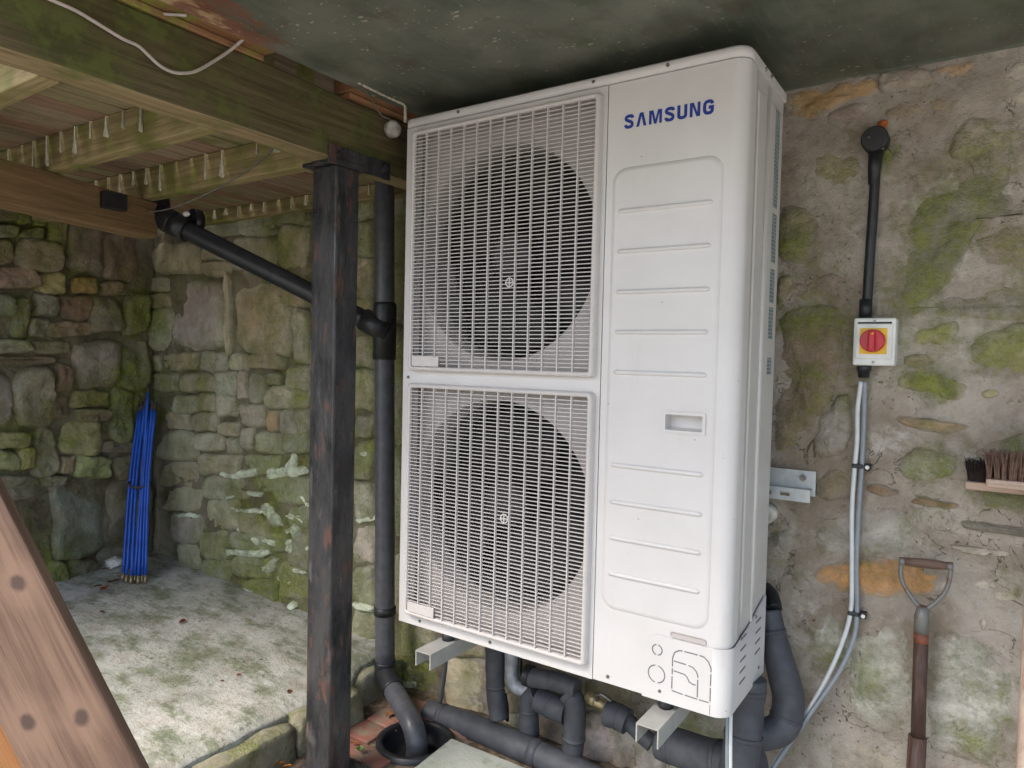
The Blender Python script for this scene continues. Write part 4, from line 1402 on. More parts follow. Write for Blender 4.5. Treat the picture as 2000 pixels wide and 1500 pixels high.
# finger slot above the cover
bm = bmesh.new()
A = rrect(0.812, 0.893, ZC + 0.002, ZC + 0.014, 0.005, 4)
B = rrect(0.816, 0.889, ZC + 0.004, ZC + 0.011, 0.003, 4)
n = len(A)
a_ = [bm.verts.new((p[0], -0.0035, p[1])) for p in A]
b_ = [bm.verts.new((p[0], -0.0006, p[1])) for p in B]
for i in range(n):
    bm.faces.new((a_[i], a_[(i + 1) % n], b_[(i + 1) % n], b_[i]))
bm.faces.new(b_)
g0 = [bm.verts.new((p[0], -0.0005, p[1])) for p in A]
for i in range(n):
    bm.faces.new((g0[i], g0[(i + 1) % n], a_[(i + 1) % n], a_[i]))
bmesh.ops.recalc_face_normals(bm, faces=bm.faces[:])
up('finger_slot', bm, M_CASE_SHADED)

# right side panel with two recessed fields, back and left sheets, base
bm = bmesh.new()
box(bm, (W_ - 0.02, 0.0815, 0.0), (W_ - 0.003, D_, ZT))
up('side_panel', bm, M_SIDE)


def field(y0, y1, z0, z1, name='side_field', d=0.003, mat=None):
    bm = bmesh.new()
    A = [(q[0], q[1]) for q in rrect(y0, y1, z0, z1, 0.008, 4)]
    B = [(q[0], q[1]) for q in rrect(y0 + 0.006, y1 - 0.006, z0 + 0.008, z1 - 0.008, 0.006, 4)]
    a = [bm.verts.new((W_ - 0.0028, p[0], p[1])) for p in A]
    b = [bm.verts.new((W_ - 0.0028 + d, p[0], p[1])) for p in B]
    n = len(A)
    for i in range(n):
        bm.faces.new((a[i], a[(i + 1) % n], b[(i + 1) % n], b[i]))
    bm.faces.new(b)
    bmesh.ops.recalc_face_normals(bm, faces=bm.faces[:])
    up(name, bm, mat or M_SIDE)


field(0.088, 0.158, 0.20, 1.36)
field(0.186, 0.305, 0.215, 1.365)
bm = bmesh.new()
tube(bm, [(W_ - 0.001, 0.171, 0.0), (W_ - 0.001, 0.171, ZT - 0.01)], 0.0045, 8)
up('side_seam', bm, M_CASE)
bm = bmesh.new()
box(bm, (0.0, th + 0.001, 0.0), (0.004, D_, ZT))
box(bm, (0.004, D_ - 0.004, 0.0), (W_ - 0.0205, D_, ZT))
up('back_sheet', bm, M_SIDE)
bm = bmesh.new()
box(bm, (0.004, th + 0.001, 0.0), (W_ - 0.0205, D_ - 0.0045, 0.012))
up('base_pan', bm, M_SIDE)
for k, (z0, z1) in enumerate(((1.13, 1.355), (1.0, 1.115), (0.905, 0.985), (0.82, 0.895), (0.735, 0.775))):
    bm = bmesh.new()
    box(bm, (-0.0004, -0.019, (z0 - z1) / 2), (0.0004, 0.019, (z1 - z0) / 2))
    obj('instruction_sticker', bm, M_LABEL, unit, Vector((W_ + 0.0008, 0.252, (z0 + z1) / 2)) - UO)
# small louvre slots near the bottom of the side
for yy in (0.10, 0.225):
    for zz in (0.05, 0.075, 0.10, 0.125, 0.15):
        if yy > 0.2 and zz < 0.07:
            continue
        bm = bmesh.new()
        box(bm, (W_ + off - 0.0006, yy - 0.022, zz - 0.003), (W_ + off + 0.0006, yy + 0.022, zz + 0.002))
        up('side_slot', bm, M_GROOVE)

# grilles
for (z0, z1) in GZS:
    gz0, gz1 = z0, z1
    g_ = bpy.data.objects.new('fan_grille', None)
    COL.objects.link(g_)
    g_.parent = unit
    g_.location = Vector(((GX0 + GX1) / 2, -0.018, (z0 + z1) / 2)) - UO
    GO = Vector(((GX0 + GX1) / 2, -0.018, (z0 + z1) / 2))
    # frame: rounded rim
    bm = bmesh.new()
    fw = 0.011
    yf, yb = -0.021, 0.004
    loops = []
    for (ins, yy, rr) in ((-0.002, yb, 0.012), (-0.001, yf + 0.006, 0.012), (0.003, yf, 0.010), (fw - 0.003, yf, 0.006), (fw, yf + 0.003, 0.005), (fw, yf + 0.012, 0.005)):
        loops.append([bm.verts.new(Vector((p[0], yy, p[1])) - GO) for p in rrect(GX0 + ins, GX1 - ins, z0 + ins, z1 - ins, rr, 5)])
    n = len(loops[0])
    for a, b in zip(loops, loops[1:]):
        for i in range(n):
            bm.faces.new((a[i], a[(i + 1) % n], b[(i + 1) % n], b[i])).smooth = True
    bmesh.ops.recalc_face_normals(bm, faces=bm.faces[:])
    obj('grille_frame', bm, M_GRILLE, g_)
    bm = bmesh.new()
    nb = int(round((z1 - z0 - 2 * fw) / 0.0098))
    for i in range(1, nb):
        zz = z0 + fw + (z1 - z0 - 2 * fw) * i / nb
        box(bm, Vector((GX0 + fw - 0.001, -0.0165, zz - 0.00105)) - GO, Vector((GX1 - fw + 0.001, -0.0125, zz + 0.00105)) - GO)
    o = obj('grille_bars', bm, M_GRILLE, g_)
    o['kind'] = 'stuff'
    bm = bmesh.new()
    nv = 13
    for i in range(1, nv):
        xx = GX0 + fw + (GX1 - GX0 - 2 * fw) * i / nv
        box(bm, Vector((xx - 0.0015, -0.0205, z0 + fw - 0.001)) - GO, Vector((xx + 0.0015, -0.0128, z1 - fw + 0.001)) - GO)
    o = obj('grille_uprights', bm, M_GRILLE, g_)
    o['kind'] = 'stuff'
    # blank plate on the grille's lower left
    bm = bmesh.new()
    box(bm, Vector((0.051, -0.0225, z0 + 0.012)) - GO, Vector((0.146, -0.0206, z0 + 0.040)) - GO, 0.0008)
    obj('grille_plate', bm, M_GRILLE, g_)
    bm = bmesh.new()
    bc = Vector((0.372, -0.0208, 0.949 if z0 > 0.5 else 0.353))
    ribbon(bm, circ(bc.x, bc.z, 0.011, 0, 360, 20)[:-1], 0.003, bc.y - 0.001, True)
    ribbon(bm, [(bc.x - 0.013, bc.z), (bc.x + 0.013, bc.z)], 0.003, bc.y - 0.0014)
    ribbon(bm, [(bc.x, bc.z - 0.013), (bc.x, bc.z + 0.013)], 0.003, bc.y - 0.0018)
    for v in bm.verts:
        v.co -= GO
    obj('hub_mark', bm, M_GRILLE, g_)
    # shroud with bell mouth, fan
    f_ = bpy.data.objects.new('fan', None)
    COL.objects.link(f_)
    f_.parent = unit
    fc = Vector((0.303, 0.040, 1.034 if z0 > 0.5 else 0.366))
    f_.location = fc - UO
    bm = bmesh.new()
    R_ = 0.281
    n = 64
    hx = 0.305
    zl, zh = z0 - fc.z - 0.018, z1 - fc.z + 0.018
    outer_l, l0, l1, l2 = [], [], [], []
    for i in range(n):
        a = 2 * math.pi * i / n
        cx, cz = math.cos(a), math.sin(a)
        s = min((hx / abs(cx)) if abs(cx) > 1e-6 else 9, ((zh if cz > 0 else -zl) / abs(cz)) if abs(cz) > 1e-6 else 9)
        outer_l.append(bm.verts.new((cx * max(s, R_ + 0.006), 0.0, cz * max(s, R_ + 0.006))))
        l0.append(bm.verts.new((cx * (R_ + 0.004), 0.0, cz * (R_ + 0.004))))
        l1.append(bm.verts.new((cx * R_, 0.006, cz * R_)))
        l2.append(bm.verts.new((cx * (R_ - 0.003), 0.075, cz * (R_ - 0.003))))
    for a, b in ((outer_l, l0), (l0, l1), (l1, l2)):
        for i in range(n):
            fce = bm.faces.new((a[i], a[(i + 1) % n], b[(i + 1) % n], b[i]))
            fce.smooth = a is not outer_l
    obj('shroud', bm, M_CASE_SHADED, f_)
    bm = bmesh.new()
    bmesh.ops.create_cone(bm, cap_ends=True, segments=40, radius1=R_ - 0.004, radius2=R_ - 0.004, depth=0.004, matrix=Matrix.Translation((0, 0.16, 0)) @ Matrix.Rotation(math.pi / 2, 4, 'X'))
    obj('fan_back', bm, M_COIL, f_)
    bm = bmesh.new()
    tube(bm, [(0, 0.03, 0), (0, 0.036, 0), (0, 0.05, 0), (0, 0.11, 0)], [0.045, 0.06, 0.068, 0.068], 28)
    obj('hub', bm, M_FAN, f_, smooth=False)
    for k in range(3):
        bm = bmesh.new()
        a0 = math.radians(120 * k + (20 if z0 > 0.5 else 75))
        rows = []
        for ri in range(7):
            rr = 0.062 + (R_ - 0.02 - 0.062) * ri / 6
            row = []
            for ai in range(7):
                sw = math.radians(18 * ri / 6 - 10)
                aa = a0 + sw + math.radians((62 + 22 * math.sin(ri / 6 * 3.1)) * (ai / 6 - 0.5))
                row.append(bm.verts.new((rr * math.cos(aa), 0.05 + 0.05 * ai / 6 + 0.006 * math.sin(ai / 6 * 3.14), rr * math.sin(aa))))
            rows.append(row)
        for r0, r1 in zip(rows, rows[1:]):
            for i in range(6):
                bm.faces.new((r0[i], r0[i + 1], r1[i + 1], r1[i])).smooth = True
        ex = bmesh.ops.solidify(bm, geom=bm.faces[:], thickness=0.003)
        obj('fan_blade', bm, M_FAN, f_)

# blue lettering
LET = []
xl, zl, hl = 0.664, 1.2875, 0.0305
total = 0.2065
SS = [(.60, .73), (.58, .83), (.50, .895), (.35, .905), (.21, .88), (.125, .79), (.14, .675), (.24, .59), (.43, .49), (.55, .39), (.585, .27), (.55, .16), (.46, .105), (.33, .095), (.20, .115), (.12, .20), (.10, .29)]
UU = [(.1, 1), (.1, .32), (.125, .19), (.20, .115), (.33, .095), (.46, .115), (.535, .19), (.56, .32), (.56, 1)]
GG = [(.60, .70), (.575, .82), (.49, .89), (.35, .905), (.21, .875), (.125, .76), (.10, .60), (.10, .40), (.125, .24), (.21, .125), (.35, .095), (.49, .11), (.58, .19), (.60, .32), (.60, .485), (.36, .485)]
AA = [(0, 0), (.24, 1), (.50, 1), (.74, 0), (.53, 0), (.37, .74), (.21, 0)]
MM = [(0, 0), (0, 1), (.29, 1), (.45, .32), (.61, 1), (.90, 1), (.90, 0), (.72, 0), (.72, .78), (.53, 0), (.37, 0), (.18, .78), (.18, 0)]
NN = [(0, 0), (0, 1), (.25, 1), (.50, .30), (.50, 1), (.69, 1), (.69, 0), (.45, 0), (.19, .72), (.19, 0)]
adv = [('s', SS, .70), ('p', AA, .74), ('p', MM, .90), ('s', SS, .70), ('s', UU, .66), ('p', NN, .69), ('s', GG, .70)]
gapw = 0.17
tw = sum(a[2] for a in adv) + gapw * 6
sx = total / tw
x = xl
let_root = bpy.data.objects.new('lettering', None)
COL.objects.link(let_root)
let_root.parent = unit
let_root.location = Vector((xl, -0.0008, zl)) - UO
for kind, shp, w in adv:
    bm = bmesh.new()
    if kind == 's':
        P2 = catmull([(p[0] * sx, p[1] * hl, 0) for p in shp], 4) if shp is not GG else \
            [Vector((p[0] * sx, p[1] * hl, 0)) for p in shp]
        ribbon(bm, [(p.x, p.y) for p in P2], 0.0071, 0)
    else:
        vs = [bm.verts.new((p[0] * sx, 0, p[1] * hl)) for p in shp]
        es = [bm.edges.new((vs[i], vs[(i + 1) % len(vs)])) for i in range(len(vs))]
        bmesh.ops.triangle_fill(bm, edges=es, use_beauty=True)
    obj('letter', bm, M_BLUE, let_root, (x - xl, 0, 0))
    x += (w + gapw) * sx

# screws
scr = bmesh.new()
bmesh.ops.create_cone(scr, cap_ends=True, segments=12, radius1=0.0048, radius2=0.0035, depth=0.004, matrix=Matrix.Rotation(math.pi / 2, 4, 'X'))
box(scr, (-0.0035, -0.0026, -0.0005), (0.0035, -0.0019, 0.0005))
scr_me = bpy.data.meshes.new('screw')
scr.to_mesh(scr_me)
scr.free()
scr_me.materials.append(M_SCREW)
for (x, z, y) in ((0.183, 1.409, -.005), (0.584, 1.409, -.005), (0.766, 1.409, -.005), (0.079, 0.016, -.001), (0.322, 0.016, -.001), (0.662, 0.018, -.001), (0.792, 0.022, -.0035), (0.02, 0.70, -.001)):
    link('screw', scr_me, None, unit, Vector((x, y, z)) - UO)
for (y, z) in ((0.12, 1.407), (0.168, 1.407), (0.20, 0.165), (0.24, 0.03)):
    o = link('screw', scr_me, None, unit, Vector((W_ + 0.004, y, z)) - UO)
    o.rotation_euler = (0, 0, math.pi / 2)
bm = bmesh.new()
tube(bm, [(0.90, 0.05, 0.0), (0.90, 0.05, -0.014), (0.90, 0.05, -0.018)], [0.021, 0.021, 0.014], 18)
up('drain_bung', bm, M_BLACKP)

# ------------------------------------------------------------------ wall bracket
br = thing('wall_bracket', 'pale steel wall bracket with two channel arms carrying the heat pump', 'bracket', (0.48, WY, 0.0))
BO = Vector(br.location)


def channel(bm, x0, x1, y0, y1, zt, h, t):
    box(bm, (x0, y0, zt - t), (x1, y1, zt))
    box(bm, (x0, y0, zt - h), (x0 + t, y1, zt - t))
    box(bm, (x1 - t, y0, zt - h), (x1, y1, zt - t))


for (xa, xb) in ((0.140, 0.192), (0.772, 0.824)):
    bm = bmesh.new()
    channel(bm, xa, xb, -0.085, WY - 0.022, -0.022, 0.042, 0.0032)
    obj('arm', bm, M_GREYMET, br, -BO)
    bm = bmesh.new()
    box(bm, (xa, WY - 0.0215, -0.06), (xb, WY - 0.012, 0.47))
    obj('upright', bm, M_GREYMET, br, -BO)
    for yy in (0.02, 0.27):
        bm = bmesh.new()
        tube(bm, [((xa + xb) / 2, yy, -0.0215), ((xa + xb) / 2, yy, -0.0005)], 0.017, 14)
        obj('rubber_foot', bm, M_BLACKP, br, -BO)
    for yy in (0.005, 0.27):
        bm = bmesh.new()
        tube(bm, [((xa + xb) / 2, yy, -0.034), ((xa + xb) / 2, yy, -0.0255)], 0.012, 6)
        obj('nut', bm, M_BRASS, br, -BO)
bm = bmesh.new()
rx0, rx1 = 0.02, 1.022
box(bm, (rx0, WY - 0.018, 0.424), (rx1, WY - 0.0145, 0.488))
obj('rail', bm, M_STEEL, br, -BO)
bm = bmesh.new()
# lower flange standing forward of the wall, slotted
y0, y1 = WY - 0.050, WY - 0.0465
zs0, zs1 = 0.412, 0.444
slots = [rx1 - 0.055 - 0.045 * k for k in range(4)]
xprev = rx1 - 0.006
for s in slots:
    box(bm, (s, y0, zs0), (xprev, y1, zs1))
    box(bm, (s - 0.024, y0, zs0), (s, y1, zs0 + 0.011))
    box(bm, (s - 0.024, y0, zs1 - 0.011), (s, y1, zs1))
    xprev = s - 0.024
box(bm, (rx0, y0, zs0), (xprev, y1, zs1))
box(bm, (rx0, y1 + 0.0002, zs1 - 0.0035), (rx1 - 0.006, WY - 0.0182, zs1))
obj('slotted_flange', bm, M_STEEL, br, -BO)
bm = bmesh.new()
tube(bm, [(0.992, WY - 0.019, 0.470), (0.992, WY - 0.028, 0.470)], 0.0085, 6)
tube(bm, [(0.992, WY - 0.028, 0.470), (0.992, WY - 0.038, 0.470)], 0.0045, 8)
obj('wall_bolt', bm, M_SCREW, br, -BO)


# ------------------------------------------------------------------ round things of pipes
def pipe_obj(name, pts, r, mat, parent=None, org=None, seg=16, sub=8, raw=False):
    bm = bmesh.new()
    P = pts if raw else catmull(pts, sub)
    if isinstance(r, (list, tuple)):
        n = len(P)
        rs = []
        for i in range(n):
            f = i / (n - 1) * (len(r) - 1)
            k = min(int(f), len(r) - 2)
            rs.append(r[k] + (r[k + 1] - r[k]) * (f - k))
        r = rs
    o = Vector(org) if org is not None else Vector((0, 0, 0))
    tube(bm, [Vector(p) - o for p in P], r, seg)
    return obj(name, bm, mat, parent)


def px_path(pts, y):
    return [at(u, v, 1, y if not isinstance(y, (list, tuple)) else y[i]) for i, (u, v) in enumerate(pts)]


# downpipe
DPY = 0.325
dp0 = at(752, 1300, 1, DPY)
dpx = dp0.x
down = thing('downpipe', 'dark grey plastic downpipe with a sloping branch running to the gully', 'drainpipe', (dpx, DPY, -0.36))
DPO = Vector(down.location)
dt = at(751, 360, 1, DPY)
pt = [Vector((dpx, DPY, -0.355)).lerp(dt, f) for f in (1.15, 0.66, 0.33, 0.0)]
pipe_obj('pipe', pt, 0.0345, M_GREYP, down, DPO, 24)
e2 = Vector((GC.x - 0.005, GC.y + 0.01, GZ))
kn = Vector((dpx, DPY, -0.362))
k2 = kn.lerp(e2 + Vector((0, 0, 0.03)), 0.30) + Vector((0, 0, -0.012))
pipe_obj('elbow', [Vector((dpx, DPY, -0.325)), kn + Vector((0.002, 0, -0.004)), kn.lerp(k2, 0.5), k2], 0.038, M_BLACKP, down, DPO, 22)
pipe_obj('lower_pipe', [kn.lerp(k2, 0.6), k2, k2.lerp(e2 + Vector((-0.012, 0.006, 0.03)), 0.85), e2 + Vector((0.004, 0.0, -0.01)), e2 + Vector((0.006, 0.0, -0.05)), e2 + Vector((0.006, 0.0, -0.14))], 0.0345, M_GREYP, down, DPO, 22)
for zz, rr, hh in ((0.845, 0.0405, 0.10), (-0.145, 0.039, 0.014)):
    bm = bmesh.new()
    c_ = Vector((dpx, DPY, -0.355)).lerp(dt, (zz + 0.355) / (dt.z + 0.355))
    tube(bm, [c_ + Vector((0, 0, -hh)) - DPO, c_ + Vector((0, 0, hh * 0.9)) - DPO, c_ + Vector((0, 0, hh)) - DPO], [rr, rr, rr - 0.003], 24)
    obj('collar', bm, M_BLACKP, down)
b0, b1 = at(330, 432, 1, -0.05), Vector((dpx - 0.006, DPY, 0.84))
pipe_obj('branch_pipe', [b1, b1.lerp(b0, 0.12), b1.lerp(b0, 0.5), b0], 0.034, M_BLACKP, down, DPO, 20)
bm = bmesh.new()
tube(bm, [b0.lerp(b1, 0.0) - DPO, b0.lerp(b1, 0.09) - DPO], 0.043, 20)
obj('collar', bm, M_BLACKP, down)
bm = bmesh.new()
tube(bm, [b1.lerp(b0, 0.0) - DPO, b1.lerp(b0, 0.115) - DPO], 0.041, 20)
obj('collar', bm, M_BLACKP, down)
pipe_obj('hopper_elbow', [b0 + (b0 - b1).normalized() * -0.02, b0 + (b0 - b1).normalized() * 0.03 + Vector((0, 0, 0.006)), b0 + Vector((-0.055, -0.01, 0.045)), b0 + Vector((-0.065, -0.01, 0.10))], 0.044, M_BLACKP, down, DPO, 20)
bm = bmesh.new()
q = at(374, 432, 1, 0.0)
tube(bm, [q - DPO, q + Vector((0.004, 0.03, 0.0)) - DPO], [0.046, 0.046], 22)
obj('end_cap', bm, M_BLACKP, down)
bm = bmesh.new()
q = at(364, 418, 1, -0.03)
bmesh.ops.create_uvsphere(bm, u_segments=14, v_segments=8, radius=0.019, matrix=Matrix.Translation(q - DPO) @ Matrix.Diagonal((1.0, 0.5, 0.5, 1)))
shaded(bm)
obj('white_fitting', bm, M_WHITEP, down)

# gully
gul = thing('drain_gully', 'round black gully pot let into the brick paving under the downpipe', 'drain', GC)
bm = bmesh.new()
prof = [(GR + 0.022, -0.02), (GR + 0.022, 0.004), (GR + 0.008, 0.010), (GR, 0.004), (GR - 0.004, -0.012), (GR - 0.012, -0.05), (GR - 0.02, -0.056)]
n = 40
rings = []
for r, z in prof:
    rings.append([bm.verts.new((r * math.cos(2 * math.pi * i / n), r * math.sin(2 * math.pi * i / n), z)) for i in range(n)])
for a, b in zip(rings, rings[1:]):
    for i in range(n):
        bm.faces.new((a[i], a[(i + 1) % n], b[(i + 1) % n], b[i])).smooth = True
bm.faces.new(rings[-1])
obj('gully_pot', bm, M_BLACKP, gul)

# lagged pipes and fittings below the unit
def single(name, label, cat, pts, y, r, mat, seg=16, group=None, end=None):
    P = px_path(pts, y)
    P = catmull(P, 14)
    if end:
        P = P + end
    o = P[0]
    bm = bmesh.new()
    n = len(P)
    if isinstance(r, (list, tuple)):
        rs = []
        for i in range(n):
            f = i / (n - 1) * (len(r) - 1)
            k = min(int(f), len(r) - 2)
            rs.append(r[k] + (r[k + 1] - r[k]) * (f - k))
    else:
        rs = [r * (1 + 0.05 * mn.noise(p * 28) + (0.035 if name == 'lagged_pipe' and mn.noise(p * 13 + Vector((3, 1, 4))) > 0.12 else 0)) for p in P]
    tube(bm, [p - o for p in P], rs, seg)
    ob = obj(name, bm, mat, None, o)
    if name == 'lagged_pipe':
        for f in ((0.12, 0.62) if n > 30 else (0.5,)):
            k = int(f * (n - 3))
            rr = max(rs[k], rs[k + 1], rs[k + 2]) + 0.0008
            bm = bmesh.new()
            tube(bm, [P[k] - o, P[k + 1] - o, P[k + 2] - o], [rr, rr + 0.0006, rr], seg)
            obj('tape_band', bm, M_LAG, ob)
    return tag(ob, label, cat, group)


LG = 'black lagged pipes below the heat pump'
single('lagged_pipe', 'short upright black lagged pipe hanging left of the taped elbow, cut off at its foot', 'pipe', [(966, 1240), (967, 1300), (968, 1350), (974, 1402)], 0.34, 0.030, M_LAG, group=LG)
single('lagged_pipe', 'upright black lagged pipe under the taped elbow, ending above the thick floor pipe', 'pipe', [(1050, 1352), (1036, 1362), (1033, 1395), (1034, 1440)], 0.35, 0.031, M_LAG, group=LG)
single('lagged_pipe', 'fat short black lagged piece bridging two upright pipes', 'pipe', [(1050, 1365), (1075, 1378), (1108, 1392)], 0.345, 0.036, M_LAG, group=LG)
single('lagged_pipe', 'long upright black lagged pipe right of the bridging piece, running down out of frame', 'pipe', [(1108, 1352), (1122, 1372), (1122, 1420), (1118, 1470), (1114, 1530)], 0.33, 0.032, M_LAG, group=LG)
single('lagged_pipe', 'slanting black lagged pipe directly under the casing with an open ring end', 'pipe', [(1034, 1322), (1080, 1330), (1128, 1346)], 0.33, 0.028, M_LAG, group=LG)
single('lagged_pipe', 'thick black lagged pipe running along the floor from the gully', 'pipe', [(838, 1392), (900, 1412), (1000, 1452), (1110, 1500), (1200, 1545)], [0.33, 0.325, 0.31, 0.30, 0.30], 0.041, M_LAG, group=LG)
single('lagged_pipe', 'black lagged pipe stub beside the brass valve', 'pipe', [(1186, 1392), (1208, 1400), (1226, 1410)], 0.34, 0.036, M_LAG, group=LG)
single('lagged_pipe', 'thin black lagged pipe passing behind the right channel arm', 'pipe', [(1222, 1404), (1250, 1432), (1274, 1452)], 0.35, 0.024, M_LAG, group=LG)
single('lagged_pipe', 'thick black lagged pipe curving under the right channel arm', 'pipe', [(1290, 1448), (1350, 1468), (1420, 1488), (1480, 1494)], [0.30, 0.29, 0.27, 0.25], 0.047, M_LAG, group=LG)
single('lagged_pipe', 'thick upright black lagged pipe below the right rear corner of the casing', 'pipe', [(1462, 1322), (1456, 1390), (1450, 1450), (1436, 1530)], [0.23, 0.22, 0.21, 0.20], 0.043, M_LAG, group=LG)
single('lagged_pipe', 'black lagged pipe making a loop against the wall behind the casing', 'pipe', [(1502, 1190), (1512, 1250), (1530, 1320), (1540, 1370), (1528, 1418), (1492, 1434), (1462, 1424)], [0.38, 0.37, 0.355, 0.35, 0.33, 0.30, 0.28], [0.028, 0.034, 0.038, 0.039, 0.039, 0.038, 0.037], M_LAG, group=LG)
single('taped_elbow', 'grey taped pipe elbow between two black lagged pipes', 'pipe fitting', [(1000, 1270), (1000, 1320), (1010, 1342), (1044, 1352)], 0.35, 0.022, M_FOIL)
single('thin_pipe', 'thin black upright pipe just right of the taped elbow', 'pipe', [(1016, 1280), (1016, 1320), (1030, 1336)], 0.36, 0.008, M_BLACKP)
single('thin_pipe', 'thin dark pipe hanging beside the cut off lagged pipe', 'pipe', [(986, 1355), (990, 1380), (991, 1408)], 0.37, 0.006, M_BLACKP)
single('drain_hose', 'thin dark grey hose dropping to the thick floor pipe from the left channel arm', 'hose', [(872, 1280), (868, 1320), (860, 1372)], [0.30, 0.31, 0.32], 0.007, M_GREYP)
single('ring_clip', 'dark open pipe ring at the end of the slanting lagged pipe', 'pipe clip', [(1028, 1318), (1038, 1322)], 0.33, 0.033, M_BLACKP)
single('gland_pipe', 'black knuckle of pipe emerging from the wall above the looped pipe', 'pipe', [(1494, 1150), (1506, 1165), (1512, 1190)], [0.42, 0.40, 0.37], 0.020, M_BLACKP)
vr = thing('brass_valve', 'tarnished brass isolation valve between lagged pipes under the casing', 'valve', at(1168, 1372, 1, 0.34))
VO = Vector(vr.location)
vd = (at(1192, 1390, 1, 0.34) - at(1146, 1362, 1, 0.34)).normalized()
bm = bmesh.new()
tube(bm, [-vd * 0.04, -vd * 0.02, vd * 0.01, vd * 0.035], [0.012, 0.014, 0.014, 0.012], 14)
obj('valve_body', bm, M_BRASS, vr)
for s in (-0.026, 0.022):
    bm = bmesh.new()
    tube(bm, [vd * s, vd * (s + 0.018)], 0.019, 6)
    obj('valve_nut', bm, M_BRASS, vr)
bm = bmesh.new()
tube(bm, [Vector((0, -0.005, 0.0)), Vector((0, -0.012, 0.03)), Vector((0.02, -0.016, 0.036)), Vector((0.05, -0.016, 0.025))], [0.006, 0.006, 0.005, 0.005], 8)
obj('lever', bm, M_SCREW, vr)

# ------------------------------------------------------------------ right wall fittings
cy = WY - 0.012
cpt = px_path([(1712, 290), (1706, 400), (1699, 500), (1692, 618)], cy - 0.012)
cond = thing('electric_conduit', 'black conduit dropping from a round black wall box to the isolator switch', 'conduit', cpt[0])
CO = Vector(cond.location)
bm = bmesh.new()
tube(bm, [p - CO for p in catmull(cpt, 5)], 0.0115, 14)
obj('conduit_tube', bm, M_BLACKP, cond)
bc = at(1711, 277, 1, cy)
bm = bmesh.new()
tube(bm, [bc + Vector((0, 0.02, 0)) - CO, bc + Vector((0, -0.030, 0)) - CO, bc + Vector((0, -0.034, 0)) - CO], [0.030, 0.030, 0.027], 28)
obj('round_box', bm, M_BLACKP, cond)
bm = bmesh.new()
tube(bm, [at(1711, 295, 1, cy - 0.012) - CO, at(1708, 325, 1, cy - 0.012) - CO, at(1706, 360, 1, cy - 0.012) - CO], [0.017, 0.015, 0.0118], 16)
obj('spout', bm, M_BLACKP, cond)
for (u, v) in ((1697, 268), (1724, 290)):
    bm = bmesh.new()
    p = at(u, v, 1, cy - 0.035)
    bmesh.ops.create_uvsphere(bm, u_segments=8, v_segments=6, radius=0.0035, matrix=Matrix.Translation(p - CO))
    obj('screw', bm, M_SCREW, cond)
bm = bmesh.new()
tube(bm, [at(1691, 585, 1, cy - 0.012) - CO, at(1690, 622, 1, cy - 0.012) - CO], 0.0145, 16)
obj('gland', bm, M_BLACKP, cond)

# isolator
i0, i1 = at(1668, 621, 1, WY - 0.055), at(1747, 715, 1, WY - 0.055)
iso = thing('isolator_switch', 'white isolator box with red rotary knob on a yellow plate', 'isolator switch', ((i0.x + i1.x) / 2, WY, (i0.z + i1.z) / 2))
IW, IH = (i1.x - i0.x) / 2, (i0.z - i1.z) / 2
bm = bmesh.new()
box(bm, (-IW, -0.055, -IH), (IW, 0.01, IH), 0.005, 3)
obj('box_body', bm, M_WHITEP, iso)
bm = bmesh.new()
box(bm, (-IW * 0.86, -0.0595, -IH * 0.72), (IW * 0.86, -0.0545, IH * 0.74), 0.002, 2)
obj('lid', bm, M_WHITEP, iso)
bm = bmesh.new()
box(bm, (-IW * 0.66, -0.0612, -IH * 0.52), (IW * 0.62, -0.0592, IH * 0.56), 0.0004)
obj('yellow_plate', bm, M_YEL, iso)
bm = bmesh.new()
kc = Vector((-0.002, 0, 0.002))
tube(bm, [kc + Vector((0, -0.0612, 0)), kc + Vector((0, -0.075, 0)), kc + Vector((0, -0.0775, 0))], [IW * 0.60, IW * 0.585, IW * 0.54], 32)
obj('knob', bm, M_RED, iso)
bm = bmesh.new()
box(bm, (-0.0075, -0.092, -IW * 0.56), (0.0075, -0.0772, IW * 0.50), 0.004, 2)
for v in bm.verts:
    v.co += kc
obj('knob_grip', bm, M_RED, iso)
bm = bmesh.new()
bmesh.ops.create_uvsphere(bm, u_segments=8, v_segments=6, radius=0.003, matrix=Matrix.Translation(kc + Vector((0.002, -0.092, IW * 0.36))))
obj('pointer_dot', bm, M_YEL, iso)
for s in (1, -1):
    bm = bmesh.new()
    tube(bm, [Vector((0.0, -0.0555, s * IH * 0.86)), Vector((0.0, -0.0570, s * IH * 0.86))], 0.0035, 8)
    obj('screw', bm, M_SCREW, iso)
bm = bmesh.new()
box(bm, (-IW * 0.80, -0.0562, IH * 0.755), (IW * 0.80, -0.0546, IH * 0.82))
obj('lid_gap', bm, M_DARK, iso)
bm = bmesh.new()
gx = at(1687, 730, 1, WY - 0.03).x - iso.location.x
tube(bm, [Vector((gx, -0.03, -IH + 0.002)), Vector((gx, -0.03, -IH - 0.012)), Vector((gx, -0.03, -IH - 0.0125)), Vector((gx, -0.03, -IH - 0.030))], [0.0165, 0.0165, 0.014, 0.0125], 12)
obj('cable_gland', bm, M_BLACKP, iso)

